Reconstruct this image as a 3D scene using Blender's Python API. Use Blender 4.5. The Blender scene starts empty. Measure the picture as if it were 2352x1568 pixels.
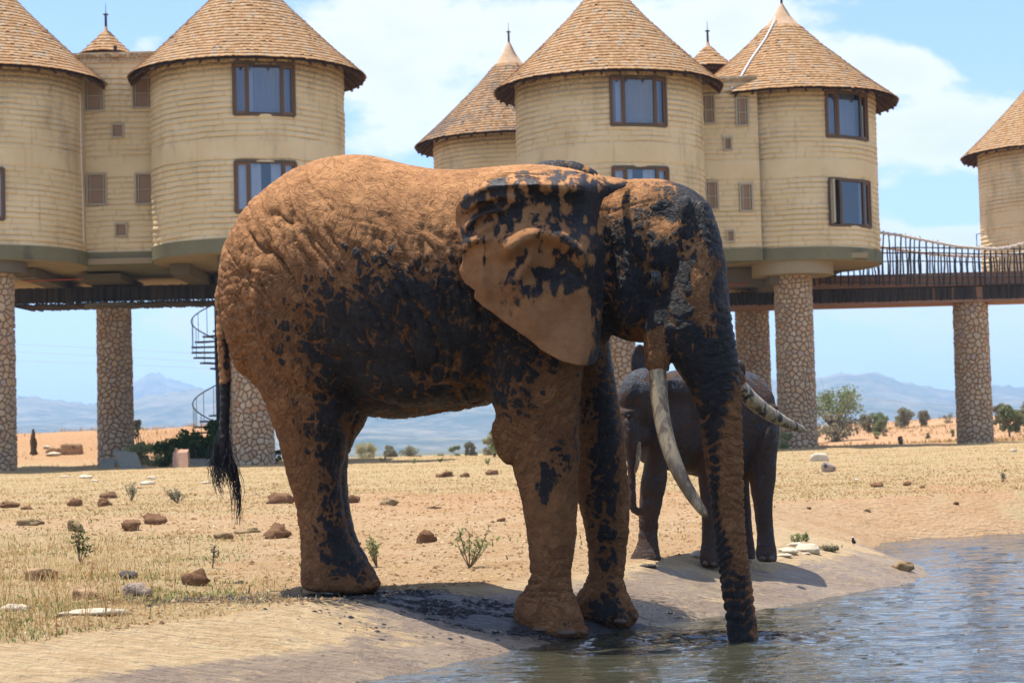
import bpy, math, random
import numpy as np
from mathutils import Vector, Matrix

SC = bpy.context.scene
COL = SC.collection
RNG = np.random.RandomState(7)
random.seed(7)

# ------------------------------------------------------------------ camera
CAM_H = 1.3                       # above the water of the pool
FPX = 4600.0                      # focal length in units of a 2352 px wide frame
PITCH = math.radians(3.12)
ROLL = math.radians(1.5)
cd = bpy.data.cameras.new('camera')
cd.sensor_width = 36.0
cd.lens = FPX / 2352 * 36.0
cd.clip_start = 0.1
cd.clip_end = 60000
cd.dof.use_dof = True
cd.dof.focus_distance = 14.2
cd.dof.aperture_fstop = 5.6
cam = bpy.data.objects.new('camera', cd)
COL.objects.link(cam)
_f = Vector((0, math.cos(PITCH), math.sin(PITCH)))
_r0 = Vector((1, 0, 0))
_u0 = _r0.cross(_f)
_r = _r0 * math.cos(ROLL) - _u0 * math.sin(ROLL)
_u = _u0 * math.cos(ROLL) + _r0 * math.sin(ROLL)
_m = Matrix((( _r.x, _u.x, -_f.x, 0), (_r.y, _u.y, -_f.y, 0), (_r.z, _u.z, -_f.z, CAM_H), (0, 0, 0, 1)))
cam.matrix_world = _m
SC.camera = cam
fv, rv, uv = np.array(_f), np.array(_r), np.array(_u)


def P(px, py, Y):
    """the place at depth Y that the surveyed sight line (px, py) meets"""
    d = fv + rv * ((px - 1176) / FPX) + uv * ((784 - py) / FPX)
    return np.array([0, 0, CAM_H]) + d * (Y / d[1])


def proj(V):
    V = np.atleast_2d(V) - np.array([0, 0, CAM_H])
    zc = V @ fv
    return 1176 + FPX * (V @ rv) / zc, 784 - FPX * (V @ uv) / zc


# ------------------------------------------------------------------ light
HAZE = 0.0002
SUN = Vector((-0.21, 0.17, 0.96)).normalized()
sd = bpy.data.lights.new('sun', 'SUN')
sd.energy = 5.0
sd.angle = math.radians(0.6)
sd.color = (1.0, 0.955, 0.88)
sun = bpy.data.objects.new('sun', sd)
COL.objects.link(sun)
sun.rotation_euler = SUN.to_track_quat('Z', 'Y').to_euler()
SC.view_settings.view_transform = 'Standard'
SC.view_settings.look = 'None'
SC.view_settings.gamma = 1.0
SC.view_settings.use_curve_mapping = False
SC.view_settings.exposure = 0.68
SC.cycles.max_bounces = 8
SC.cycles.diffuse_bounces = 4
SC.cycles.volume_bounces = 2
SC.cycles.caustics_reflective = False
SC.cycles.caustics_refractive = False
SC.cycles.sample_clamp_indirect = 6.0


# ------------------------------------------------------------------ node helper
class NT:
    def __init__(self, tree):
        self.t = tree
        tree.nodes.clear()

    def n(self, typ, inputs=None, **props):
        nd = self.t.nodes.new(typ)
        for k, v in props.items():
            setattr(nd, k, v)
        for k, v in (inputs or {}).items():
            self.set(nd, k, v)
        return nd

    def set(self, nd, k, v):
        s = nd.inputs[k]
        if hasattr(v, 'is_output') or isinstance(v, bpy.types.NodeSocket):
            self.t.links.new(v, s)
        elif isinstance(v, bpy.types.Node):
            self.t.links.new(v.outputs[0], s)
        else:
            if isinstance(v, (tuple, list)) and len(v) == 3 and s.type == 'RGBA':
                v = (*v, 1)
            s.default_value = v

    def m(self, op, a, b=0.0, c=None, clamp=False):
        i = {0: a, 1: b}
        if c is not None:
            i[2] = c
        return self.n('ShaderNodeMath', i, operation=op, use_clamp=clamp).outputs[0]

    def mix(self, f, a, b, mode='MIX'):
        nd = self.n('ShaderNodeMix', data_type='RGBA', blend_type=mode)
        self.set(nd, 0, f)
        self.set(nd, 6, a)
        self.set(nd, 7, b)
        return nd.outputs[2]

    def noise(self, v, scale, detail=4, rough=.55, dist=0, fac=True):
        nd = self.n('ShaderNodeTexNoise', {'Scale': scale, 'Detail': detail, 'Roughness': rough, 'Distortion': dist})
        if v is not None:
            self.set(nd, 'Vector', v)
        return nd.outputs['Fac' if fac else 'Color']

    def vor(self, v, scale, feature='F1', out='Distance', rand=1.0):
        nd = self.n('ShaderNodeTexVoronoi', {'Scale': scale, 'Randomness': rand}, feature=feature)
        if v is not None:
            self.set(nd, 'Vector', v)
        return nd.outputs[out]

    def ramp(self, f, stops, interp='LINEAR'):
        nd = self.n('ShaderNodeValToRGB')
        cr = nd.color_ramp
        cr.interpolation = interp
        while len(cr.elements) < len(stops):
            cr.elements.new(.5)
        for e, (p, c) in zip(cr.elements, stops):
            e.position = p
            e.color = (c, c, c, 1) if isinstance(c, (int, float)) else (*c, 1)
        self.set(nd, 0, f)
        return nd.outputs[0]

    def rng(self, v, a, b, c=0.0, d=1.0, smooth=True):
        nd = self.n('ShaderNodeMapRange', {0: v, 1: a, 2: b, 3: c, 4: d})
        if smooth:
            nd.interpolation_type = 'SMOOTHSTEP'
        return nd.outputs[0]

    def attr(self, name, out='Fac'):
        return self.n('ShaderNodeAttribute', attribute_name=name).outputs[out]

    def obj(self):
        return self.n('ShaderNodeTexCoord').outputs['Object']

    def geo(self, out='Position'):
        return self.n('ShaderNodeNewGeometry').outputs[out]

    def scale(self, v, s):
        return self.n('ShaderNodeVectorMath', {0: v, 1: s}, operation='MULTIPLY').outputs[0]

    def bump(self, h, strength, dist=.01, normal=None):
        nd = self.n('ShaderNodeBump', {'Strength': strength, 'Distance': dist, 'Height': h})
        if normal is not None:
            self.set(nd, 'Normal', normal)
        return nd.outputs[0]

    def sep(self, v):
        return self.n('ShaderNodeSeparateXYZ', {0: v}).outputs

    def out(self, base, rough=.9, normal=None, spec=.3, **kw):
        b = self.n('ShaderNodeBsdfPrincipled', {'Base Color': base, 'Roughness': rough, 'Specular IOR Level': spec})
        for k, v in kw.items():
            self.set(b, k.replace('_', ' '), v)
        if normal is not None:
            self.set(b, 'Normal', normal)
        o = self.n('ShaderNodeOutputMaterial')
        self.t.links.new(b.outputs[0], o.inputs[0])
        return b


def mat(name):
    m = bpy.data.materials.new(name)
    m.use_nodes = True
    return m, NT(m.node_tree)


# ------------------------------------------------------------------ sky
world = bpy.data.worlds.new('World')
SC.world = world
world.use_nodes = True
w = NT(world.node_tree)
sky = w.n('ShaderNodeTexSky', sky_type='NISHITA', sun_disc=False, sun_elevation=math.asin(SUN.z),
          sun_rotation=math.atan2(SUN.x, SUN.y), altitude=500, air_density=1.0, dust_density=0.6, ozone_density=1.5)
tc = w.n('ShaderNodeTexCoord').outputs['Generated']
sx, sy, sz = w.sep(tc)
# clouds: layered noise on a plane-like projection, plus the big banks that stood in the sky that day
el = w.m('ADD', sz, .16)
cu = w.m('DIVIDE', sx, el)
cv = w.m('DIVIDE', sy, el)
cvec = w.n('ShaderNodeCombineXYZ', {0: sx, 1: w.m('MULTIPLY', sy, .6), 2: w.m('MULTIPLY', sz, 2.1)}).outputs[0]
n1 = w.noise(cvec, 6.5, 9, .56, .25)
n2 = w.noise(cvec, 19, 6, .6)
dens = w.m('ADD', w.m('MULTIPLY', n1, 1.0), w.m('MULTIPLY', w.m('SUBTRACT', n2, .5), .40))
iy = w.m('MAXIMUM', sy, .05)
au = w.m('DIVIDE', sx, iy)
av = w.m('DIVIDE', sz, iy)
BL = [  # px, py, rx, ry, weight
    (330, 100, 90, 45, .24), (60, 60, 420, 100, -.30), (1040, 60, 420, 110, .15), (900, 180, 110, 70, .10), (840, 120, 60, 60, -.05),
    (920, 330, 170, 110, .20), (1650, 60, 330, 110, .18), (2090, 160, 130, 75, .26), (2300, 70, 220, 110, -.28),
    (2180, 330, 260, 90, .22), (2080, 235, 90, 40, -.14), (2120, 470, 130, 50, -.16), (2230, 545, 140, 35, .16), (2050, 520, 60, 60, .1),
    (120, 800, 260, 100, -.20), (400, 740, 110, 50, .1), (2100, 780, 320, 100, .05), (500, 850, 90, 60, .18), (1750, 20, 220, 60, .06)]
for (px, py, rx, ry, wt) in BL:
    q = P(px, py, 1.0) - np.array([0, 0, CAM_H])
    dx = w.m('DIVIDE', w.m('SUBTRACT', au, float(q[0])), rx / FPX)
    dz = w.m('DIVIDE', w.m('SUBTRACT', av, float(q[2])), ry / FPX)
    r2 = w.m('ADD', w.m('MULTIPLY', dx, dx), w.m('MULTIPLY', dz, dz))
    g = w.m('POWER', 2.718, w.m('MULTIPLY', r2, -1.0))
    dens = w.m('ADD', dens, w.m('MULTIPLY', g, wt))
cm = w.rng(dens, .485, .61)
cm = w.m('MULTIPLY', cm, w.rng(sz, -.02, .06, .45, 1.0))
ccol = w.mix(w.rng(w.m('ADD', dens, w.m('MULTIPLY', n2, .2)), .6, 1.1), (7.4, 7.5, 7.7), (5.6, 6.0, 6.6))
skyc = w.mix(1.0, w.mix(1.0, sky.outputs[0], (.92, 1.04, 1.30), 'MULTIPLY'), (0.5, .75, 1.4), 'ADD')
skyc = w.mix(cm, skyc, ccol)
bg = w.n('ShaderNodeBackground', {0: skyc, 1: 0.095})
wo = w.n('ShaderNodeOutputWorld')
world.node_tree.links.new(bg.outputs[0], wo.inputs[0])

# ------------------------------------------------------------------ numpy noise
_perm = np.random.RandomState(3).rand(64, 64, 64)


def vnoise(x, y, z=0.0):
    x, y, z = np.broadcast_arrays(np.asarray(x, float), np.asarray(y, float), np.asarray(z, float))
    xi, yi, zi = np.floor(x).astype(int), np.floor(y).astype(int), np.floor(z).astype(int)
    xf, yf, zf = x - xi, y - yi, z - zi
    xf, yf, zf = [t * t * (3 - 2 * t) for t in (xf, yf, zf)]
    r = 0
    for dx in (0, 1):
        for dy in (0, 1):
            for dz in (0, 1):
                wgt = (xf if dx else 1 - xf) * (yf if dy else 1 - yf) * (zf if dz else 1 - zf)
                r = r + wgt * _perm[(xi + dx) & 63, (yi + dy) & 63, (zi + dz) & 63]
    return r * 2 - 1


def fbm(x, y, z=0.0, o=4, g=.5):
    r, a, s = 0, 1, 1
    for i in range(o):
        r = r + a * vnoise(np.asarray(x) * s + i * 17.3, np.asarray(y) * s + i * 9.1, np.asarray(z) * s + i * 5.7)
        a *= g
        s *= 2.03
    return r


def sst(x, a, b):
    t = np.clip((x - a) / (b - a), 0, 1)
    return t * t * (3 - 2 * t)


# ------------------------------------------------------------------ object helpers
def wloc(o):
    v = np.zeros(3)
    while o is not None:
        v += np.array(o.location)
        o = o.parent
    return v


def fill(me, V, F, smooth=False):
    """F: array Mx3 / Mx4, or list of index lists"""
    V = np.asarray(V, dtype=np.float32)
    if isinstance(F, np.ndarray):
        F = F.astype(np.int32)
        me.vertices.add(len(V))
        me.vertices.foreach_set('co', V.ravel())
        k = F.shape[1]
        me.loops.add(F.size)
        me.loops.foreach_set('vertex_index', F.ravel())
        me.polygons.add(len(F))
        me.polygons.foreach_set('loop_start', np.arange(0, F.size, k, dtype=np.int32))
        me.polygons.foreach_set('loop_total', np.full(len(F), k, dtype=np.int32))
        me.update(calc_edges=True)
    else:
        me.from_pydata([tuple(map(float, v)) for v in V], [], [tuple(int(i) for i in f) for f in F])
        me.update()
    me.polygons.foreach_set('use_smooth', np.full(len(me.polygons), bool(smooth), dtype=bool))
    return me


def mk(name, V, F, material=None, parent=None, smooth=False, attrs=None, kind=None):
    V = np.asarray(V, dtype=float)
    off = wloc(parent)
    me = bpy.data.meshes.new(name)
    fill(me, V - off, F, smooth)
    for k, a in (attrs or {}).items():
        at = me.attributes.new(k, 'FLOAT', 'POINT')
        at.data.foreach_set('value', np.asarray(a, dtype=np.float32).ravel())
    if material:
        me.materials.append(material)
    o = bpy.data.objects.new(name, me)
    COL.objects.link(o)
    if parent:
        o.parent = parent
    if kind:
        o['kind'] = kind
    return o


def tag(o, label, cat, group=None):
    o['label'] = label
    o['category'] = cat
    if group:
        o['group'] = group
    return o


def thing(name, loc, label, cat, group=None):
    o = bpy.data.objects.new(name, None)
    o.empty_display_size = .2
    o.location = [float(c) for c in loc]
    COL.objects.link(o)
    return tag(o, label, cat, group)


class MB:
    """collects shapes into one mesh"""
    def __init__(self):
        self.V, self.F = [], []

    def add(self, V, F):
        b = len(self.V)
        self.V += [tuple(v) for v in V]
        self.F += [tuple(i + b for i in f) for f in F]
        return self

    def box(self, c, ax, ay, az):
        c, ax, ay, az = map(np.array, (c, ax, ay, az))
        V = [c + sx * ax + sy * ay + sz * az for sx in (-1, 1) for sy in (-1, 1) for sz in (-1, 1)]
        return self.add(V, [(0, 1, 3, 2), (4, 6, 7, 5), (0, 4, 5, 1), (2, 3, 7, 6), (0, 2, 6, 4), (1, 5, 7, 3)])

    def tube(self, pts, rad, n=8, caps=True):
        pts = [np.array(p, float) for p in pts]
        if not hasattr(rad, '__len__'):
            rad = [rad] * len(pts)
        V, F = [], []
        ref = np.array([0.13, 0.27, 1.0])
        for i, p in enumerate(pts):
            t = pts[min(i + 1, len(pts) - 1)] - pts[max(i - 1, 0)]
            t /= np.linalg.norm(t) + 1e-9
            a = np.cross(t, ref)
            if np.linalg.norm(a) < .2:
                a = np.cross(t, [1, 0, 0])
            a /= np.linalg.norm(a)
            b = np.cross(t, a)
            for k in range(n):
                an = 2 * math.pi * k / n
                V.append(p + rad[i] * (math.cos(an) * a + math.sin(an) * b))
        for i in range(len(pts) - 1):
            for k in range(n):
                k2 = (k + 1) % n
                F.append((i * n + k, i * n + k2, (i + 1) * n + k2, (i + 1) * n + k))
        if caps:
            F.append(tuple(range(n))[::-1])
            F.append(tuple((len(pts) - 1) * n + k for k in range(n)))
        return self.add(V, F)

    def lathe(self, c, prof, n=48):
        """prof: list of (r, z) ; c centre"""
        c = np.array(c, float)
        V, F = [], []
        for (r, z) in prof:
            for k in range(n):
                a = 2 * math.pi * k / n
                V.append(c + np.array([r * math.cos(a), r * math.sin(a), z]))
        for i in range(len(prof) - 1):
            for k in range(n):
                k2 = (k + 1) % n
                F.append((i * n + k, i * n + k2, (i + 1) * n + k2, (i + 1) * n + k))
        return self.add(V, F)

    def build(self, name, material, parent=None, smooth=False, kind=None):
        return mk(name, np.array(self.V), self.F, material, parent, smooth, kind=kind)
# ------------------------------------------------------------------ ground
SHORE = np.array([(-30, -14), (-14, 0), (-8, 5.6), (-4, 8.6), (-2, 10.4), (-.82, 11.65), (.07, 13.35), (.5, 14.0), (.95, 14.7), (1.96, 15.9), (2.8, 17.2),
                  (3.6, 18.5), (3.95, 19.4), (4.15, 20.6), (4.2, 22), (4.25, 24.2), (4.7, 25.9), (5.2, 26.5), (5.95, 26.8), (7, 27.3), (10, 28.3),
                  (16, 29), (26, 25), (34, 10), (36, -10), (30, -34)])


def shore_d(X, Y):
    X, Y = np.asarray(X, float), np.asarray(Y, float)
    best = np.full(X.shape, 1e9)
    sgn = np.ones(X.shape)
    for a, b in zip(SHORE[:-1], SHORE[1:]):
        d = b - a
        L = d @ d
        t = np.clip(((X - a[0]) * d[0] + (Y - a[1]) * d[1]) / L, 0, 1)
        qx, qy = X - (a[0] + t * d[0]), Y - (a[1] + t * d[1])
        q = np.hypot(qx, qy)
        cr = d[0] * qy - d[1] * qx
        up = q < best - 1e-9
        best = np.where(up, q, best)
        sgn = np.where(up, np.sign(cr), sgn)
    return best * sgn


def bank_w(X, Y):
    return 1.25 + .45 * sst(X, 1.0, 3.0) - .35 * sst(Y, 22, 26)


def ground_z(X, Y, fine=True):
    X, Y = np.asarray(X, float), np.asarray(Y, float)
    d = shore_d(X, Y)
    base = np.interp(Y, [-60, 12, 14, 18, 25, 35, 50, 60, 74, 82, 110, 200, 700], [.3, .32, .33, .36, .46, .66, .95, 1.07, 1.17, 1.1, .8, .5, .4])
    low = sst(Y, 21, 24) * sst(X, 2.5, 5.5)
    bk = np.where(d < 0, d * .35, base * np.clip(d / bank_w(X, Y), 0, 1) ** .85)
    top = sst(d, bank_w(X, Y) * .6, bank_w(X, Y) * 1.6)
    z = bk * (1 - .0 * low)
    z = np.maximum(z, -1.4)
    # red earth bank behind the left lodge
    u = X / np.maximum(Y, 1)
    z = z + 1.35 * sst(Y, 70, 79) * (1 - sst(Y, 82, 110)) * (1 - sst(u, -.155, -.12)) * (1 + .12 * vnoise(X * .25, Y * .25))
    # rising red plain on the right
    z = z + sst(u, .085, .17) * 2.6 * sst(Y, 76, 240) * (1 - .8 * sst(Y, 260, 900)) * (1 + .25 * sst(u, .15, .25))
    z = z + 6 * sst(np.hypot(X, Y), 700, 4000)
    if fine:
        a = sst(d, .2, 2.0)
        z = z + a * (.035 * fbm(X * .7, Y * .7, 3, 3) + .012 * fbm(X * 4, Y * 4, 1, 3) * (1 - sst(Y, 40, 60)))
        z = z + (1 - a) * (.016 * fbm(X * 2.2, Y * 2.2, 7, 4) + .006 * fbm(X * 9, Y * 9, 4, 2)) * sst(d, .0, .12)
        z = z + sst(Y, 90, 150) * .35 * fbm(X * .03, Y * .03, 2, 3)
    return z


us = np.concatenate([-np.geomspace(2.6, .34, 16)[:-1], np.linspace(-.34, .34, 420), np.geomspace(.34, 2.6, 16)[1:]])
ys = np.concatenate([np.linspace(-60, 4, 14), np.linspace(5, 9.5, 16), np.geomspace(9.7, 30, 330), np.geomspace(30.1, 110, 170), np.geomspace(112, 600, 60), np.geomspace(640, 14000, 26)])
UU, YY = np.meshgrid(us, ys)
XX = UU * np.sqrt(YY ** 2 + 64)
ZZ = ground_z(XX, YY)
nr, nc = XX.shape
idx = np.arange(nr * nc).reshape(nr, nc)
GF = np.stack([idx[:-1, :-1], idx[:-1, 1:], idx[1:, 1:], idx[1:, :-1]], -1).reshape(-1, 4)
GX, GY, GZ = XX.ravel(), YY.ravel(), ZZ.ravel()
gpx, gpy = GX / np.maximum(GY, 5) * FPX + 1176, None
D = shore_d(GX, GY)
BW = bank_w(GX, GY)
nz = fbm(GX * .9, GY * .9, 5, 4)
apron = 1 - sst(D + .12 * nz, BW * .93, BW * 1.02)
apron *= 1 - sst(GY, 22.5, 24)
wet = (1 - sst(D + .12 * nz, .16, .30)) * .85 * (1 - .75 * sst(GY, 23, 25))                          # damp line along the water
wet = np.maximum(wet, (1 - sst(D + .2 * nz, .75, 1.0)) * sst(GX, .6, 1.2) * .75 * (1 - sst(GY, 20.3, 21.5)))   # wet ramp by the calf
wet = np.maximum(wet, .8 * sst(GX, -2.0, -.7) * (1 - sst(GX, 1.3, 1.9)) * (1 - sst(D + .15 * nz, .85, 1.25)) * sst(GX + D * .8 + .25 * nz, -1.1, -.3))
wet = np.maximum(wet, .7 * (1 - sst(D + .1 * nz, .45, .65)) * (1 - sst(GX, -.9, -.5)))
# splashed mud round the bull's feet
mudc = [(-.95, 14.15, 1.0, .45), (-.2, 14.0, .75, .55), (.35, 14.2, .55, .45), (-1.9, 13.6, .9, .4), (.9, 14.9, .5, .5)]
mud = np.zeros_like(D)
for (cx, cy, rx, ry) in mudc:
    mud = np.maximum(mud, np.exp(-(((GX - cx) / rx) ** 2 + ((GY - cy) / ry) ** 2)))
grass = sst(GY + 1.2 * nz, 25, 31) * (.55 + .45 * sst(nz, -.5, .4))
grass *= 1 - .95 * np.exp(-((GY - 30 - 1.5 * nz) / 3.4) ** 2) * sst(GX / GY, -.17, -.08) * (1 - sst(GX / GY, .05, .12)) 
grass = np.maximum(grass, .9 * (1 - sst(GX / np.maximum(GY, 4) + .012 * nz, -.17, -.10)) * (1 - sst(GY, 22, 27)) * (1 - apron))
red = sst(GY, 68, 76) * (sst(GX / np.maximum(GY, 1), .09, .13) + (1 - sst(GX / np.maximum(GY, 1), -.16, -.12)))
red = np.clip(red + .55 * np.exp(-((GY - 31 - nz) / 4) ** 2) * sst(GX / np.maximum(GY, 4), -.12, -.04), 0, 1)

gm, g = mat('sand_and_mud')
pos = g.geo()
na = g.noise(pos, 1.3, 6, .6)
nb = g.noise(pos, 9, 6, .65)
nc_ = g.noise(pos, 60, 4, .6)
sand = g.mix(g.rng(na, .35, .65), (.46, .29, .145), (.52, .355, .20))
sand = g.mix(g.rng(nb, .52, .72), sand, (.34, .195, .09))
redc = g.mix(g.rng(nb, .3, .7), (.46, .225, .105), (.50, .31, .165))
col = g.mix(g.m('MULTIPLY', g.attr('red'), .9), sand, redc)
straw = g.mix(nc_, (.42, .29, .14), (.51, .385, .21))
far_red = g.noise(g.scale(pos, (.04, .35, 1)), 1.0, 4, .6)
gfac = g.rng(g.m('ADD', g.attr('grass'), g.m('MULTIPLY', g.m('SUBTRACT', na, .5), .9)), .35, .75)
gfac = g.m('MULTIPLY', gfac, g.rng(g.m('ADD', g.m('MULTIPLY', g.attr('red'), -.5), far_red), .05, .35))
col = g.mix(gfac, col, straw)
apc = g.mix(g.rng(g.noise(g.scale(pos, (1.5, 5, 3)), 2.2, 5, .65), .35, .7), (.60, .44, .25), (.50, .34, .18))
streak = g.noise(g.scale(pos, (14, 46, 20)), 1.0, 4, .6)
apc = g.mix(g.rng(streak, .66, .74, 0, .8), apc, (.14, .12, .115))
col = g.mix(g.attr('apron'), col, apc)
wetf = g.rng(g.m('ADD', g.attr('wet'), g.m('MULTIPLY', g.m('SUBTRACT', g.noise(g.scale(pos, (1.6, 4, 3)), 2.6, 7, .72), .5), 2.2)), .28, .72)
wcol = g.mix(g.rng(na, .4, .6), (.29, .20, .125), (.37, .265, .165))
col = g.mix(wetf, col, wcol)
mn = g.noise(g.scale(pos, (1, 2.2, 1)), 16, 6, .7)
mudf = g.rng(g.m('ADD', g.m('MULTIPLY', g.attr('mud'), .62), mn), .70, .84)
col = g.mix(mudf, col, (.028, .027, .03))
crest = g.noise(pos, 22, 6, .75)
pud = g.rng(mn, .5, .7, .3, .55)
rough = g.mix(g.m('MAXIMUM', g.m('MULTIPLY', wetf, .8), mudf), (.95,) * 3, (.45,) * 3)
pudl = g.m('MULTIPLY', g.rng(g.noise(pos, 7, 4, .6), .56, .62), g.m('MAXIMUM', mudf, g.m('MULTIPLY', wetf, .5)))
rough = g.mix(pudl, rough, (.12,) * 3)
line = g.noise(g.scale(pos, (6, 30, 10)), 1.2, 3, .5, .4)
h = g.m('ADD', g.m('MULTIPLY', nb, .7), g.m('ADD', g.m('MULTIPLY', crest, .5), g.m('MULTIPLY', line, g.m('MULTIPLY', g.attr('apron'), .5))))
far = g.rng(g.sep(pos)[1], 330, 700)
col = g.mix(far, col, g.mix(g.noise(pos, .02, 5, .6), (.07, .09, .035), (.17, .13, .07)))
h = g.m('ADD', h, g.m('MULTIPLY', mudf, .5))
h = g.m('ADD', h, g.m('MULTIPLY', g.vor(g.scale(pos, (1, 1.6, 1)), 13, 'SMOOTH_F1'), .5))
g.out(col, rough, g.bump(h, 1.0, .09), spec=g.m('ADD', .10, g.m('MULTIPLY', wetf, .38)))
ground = mk('ground', np.stack([GX, GY, GZ], -1), GF, gm, smooth=True, kind='structure',
            attrs={'apron': apron, 'wet': wet, 'mud': mud, 'grass': grass, 'red': red})

# ------------------------------------------------------------------ water
wm, g = mat('muddy_water')
pos = g.geo()
n_a = g.noise(g.scale(pos, (1.0, 2.0, 1)), 3.2, 3, .5, .3)
n_b = g.noise(g.scale(pos, (1.0, 1.9, 1)), 11, 3, .5)
hh = g.m('ADD', g.m('MULTIPLY', n_a, .8), g.m('MULTIPLY', n_b, .28))
g.out((.048, .047, .030), .03, g.bump(hh, .65, .05), spec=.5, IOR=1.45)
wy = np.concatenate([np.linspace(-36, 8, 20), np.geomspace(8.2, 31, 520)])
wu = np.concatenate([np.linspace(-3.2, -.36, 12), np.linspace(-.34, .36, 330), np.linspace(.38, 3.2, 12)])
WU, WY = np.meshgrid(wu, wy)
WX = WU * np.sqrt(WY ** 2 + 64)
keep = shore_d(WX, WY) < .5


def waves(X, Y):
    z = .0085 * fbm(X * 2.4, Y * 4.4, 1, 3) + .0030 * vnoise(X * 9, Y * 17, 3)
    tx, ty = P(1705, 1465, 13.46)[:2]
    r = np.hypot(X - tx, (Y - ty))
    z = z + .012 * np.exp(-r / .55) * np.sin(r * 34) + .02 * np.exp(-(r / .17) ** 2) * fbm(X * 30, Y * 30, 5, 3)
    r2 = np.hypot(X - .75, (Y - 13.75) * 1.6)
    z = z + .010 * np.exp(-(r2 / .9) ** 2) * fbm(X * 14, Y * 22, 9, 3)
    return z


WZ = waves(WX, WY)
i2 = np.arange(WX.size).reshape(WX.shape)
WF = np.stack([i2[:-1, :-1], i2[:-1, 1:], i2[1:, 1:], i2[1:, :-1]], -1)
kk = keep[:-1, :-1] | keep[1:, 1:] | keep[:-1, 1:] | keep[1:, :-1]
WF = WF[kk]
usedv, inv = np.unique(WF, return_inverse=True)
WV = np.stack([WX.ravel(), WY.ravel(), WZ.ravel()], -1)[usedv]
mk('water', WV, inv.reshape(-1, 4), wm, smooth=True, kind='structure')

# ------------------------------------------------------------------ hills
hm, g = mat('wooded_hillside')
pos = g.geo()
hn = g.m('ADD', g.m('MULTIPLY', g.noise(pos, .004, 6, .6), .5), g.m('MULTIPLY', g.noise(pos, .03, 5, .7), .5))
hc = g.mix(g.rng(hn, .4, .62), (.03, .045, .02), (.24, .19, .11))
g.out(hc, 1.0, spec=0)


def hills(name, pts, depth, base_px, back, trees, seed):
    """ridge line given by its surveyed bearings; a long slope falls from it towards the plain"""
    pts = np.array(pts, float)
    pxs = np.linspace(pts[0, 0], pts[-1, 0], 620)
    # smooth interpolation
    pys = np.interp(pxs, pts[:, 0], pts[:, 1])
    k = np.hanning(9); k /= k.sum()
    pys = np.convolve(np.pad(pys, 4, 'edge'), k, 'valid')
    R = np.array([P(a, b, depth) for a, b in zip(pxs, pys)])
    rows = []
    T = np.concatenate([np.linspace(-.5, 0, 7)[:-1], np.linspace(0, 1, 90)])
    for t in T:
        a = abs(t)
        if t < 0:
            Yv = depth + back * a
            zf = 1 - a * 1.4
        else:
            Yv = depth - back * t
            zf = (1 - t) ** 1.25
        X = R[:, 0] * (Yv / depth)
        hgt = R[:, 2] * zf
        rid = fbm(X / 420, np.full_like(X, Yv / 420), seed, 5)
        hgt = hgt + R[:, 2] * .28 * rid * min(1, a * 3) * (1 - a)
        hgt = hgt + trees * (.5 * np.abs(vnoise(X / 9, Yv / 9, seed)) + .9 * np.maximum(0, fbm(X / 14, Yv / 14, seed + 3, 3))) * max(.12, 1 - 9 * a)
        rows.append(np.stack([X, np.full_like(X, Yv), np.maximum(hgt, -3 if t > .95 else -60)], -1))
    V = np.concatenate(rows)
    n, m = len(T), len(pxs)
    ii = np.arange(n * m).reshape(n, m)
    F = np.stack([ii[1:, :-1], ii[1:, 1:], ii[:-1, 1:], ii[:-1, :-1]], -1).reshape(-1, 4)
    return mk(name, V, F, hm, kind='structure', smooth=True)


hills('hill_ridge_left', [(-900, 960), (-400, 930), (0, 914), (60, 912), (100, 918), (150, 924), (190, 930), (240, 936), (300, 925), (340, 912),
                          (390, 905), (440, 900), (520, 893), (640, 885), (760, 880), (900, 872), (1000, 885), (1150, 900), (1300, 925), (1500, 960)], 5200, 0, 2600, 9, 1)
hills('hill_peak', [(-200, 990), (100, 965), (230, 935), (290, 905), (305, 885), (322, 872), (338, 860), (352, 857), (366, 858), (378, 868), (400, 876),
                    (425, 880), (450, 888), (475, 896), (540, 905), (640, 930), (760, 975)], 7600, 0, 2600, 9, 5)
hills('hill_ridge_right', [(1050, 1010), (1200, 960), (1350, 915), (1500, 885), (1600, 868), (1700, 872), (1800, 874), (1870, 870), (1900, 865), (1930, 857),
                           (1960, 862), (1985, 860), (2005, 857), (2040, 868), (2075, 880), (2120, 888), (2160, 897), (2200, 900), (2240, 893),
                           (2290, 889), (2350, 894), (2500, 905), (2800, 925), (3400, 990)], 5600, 0, 2600, 9, 9)

# ------------------------------------------------------------------ haze
vm, g = mat('haze_air')
pv = g.n('ShaderNodeVolumePrincipled', {'Color': (.50, .72, 1.0, 1), 'Density': HAZE, 'Anisotropy': .0})
oo = g.n('ShaderNodeOutputMaterial')
vm.node_tree.links.new(pv.outputs[0], oo.inputs[1])
mb = MB()
mb.box((0, 4000, 180), (16000, 0, 0), (0, 14000, 0), (0, 0, 250))
mb.build('haze', vm, kind='stuff')
# ------------------------------------------------------------------ materials of the lodges
def rand_tone(g):
    a = g.n('ShaderNodeObjectInfo').outputs['Random']
    b = g.n('ShaderNodeNewGeometry').outputs['Random Per Island']
    return g.m('FRACT', g.m('ADD', g.m('MULTIPLY', a, 7.31), b))


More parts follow.
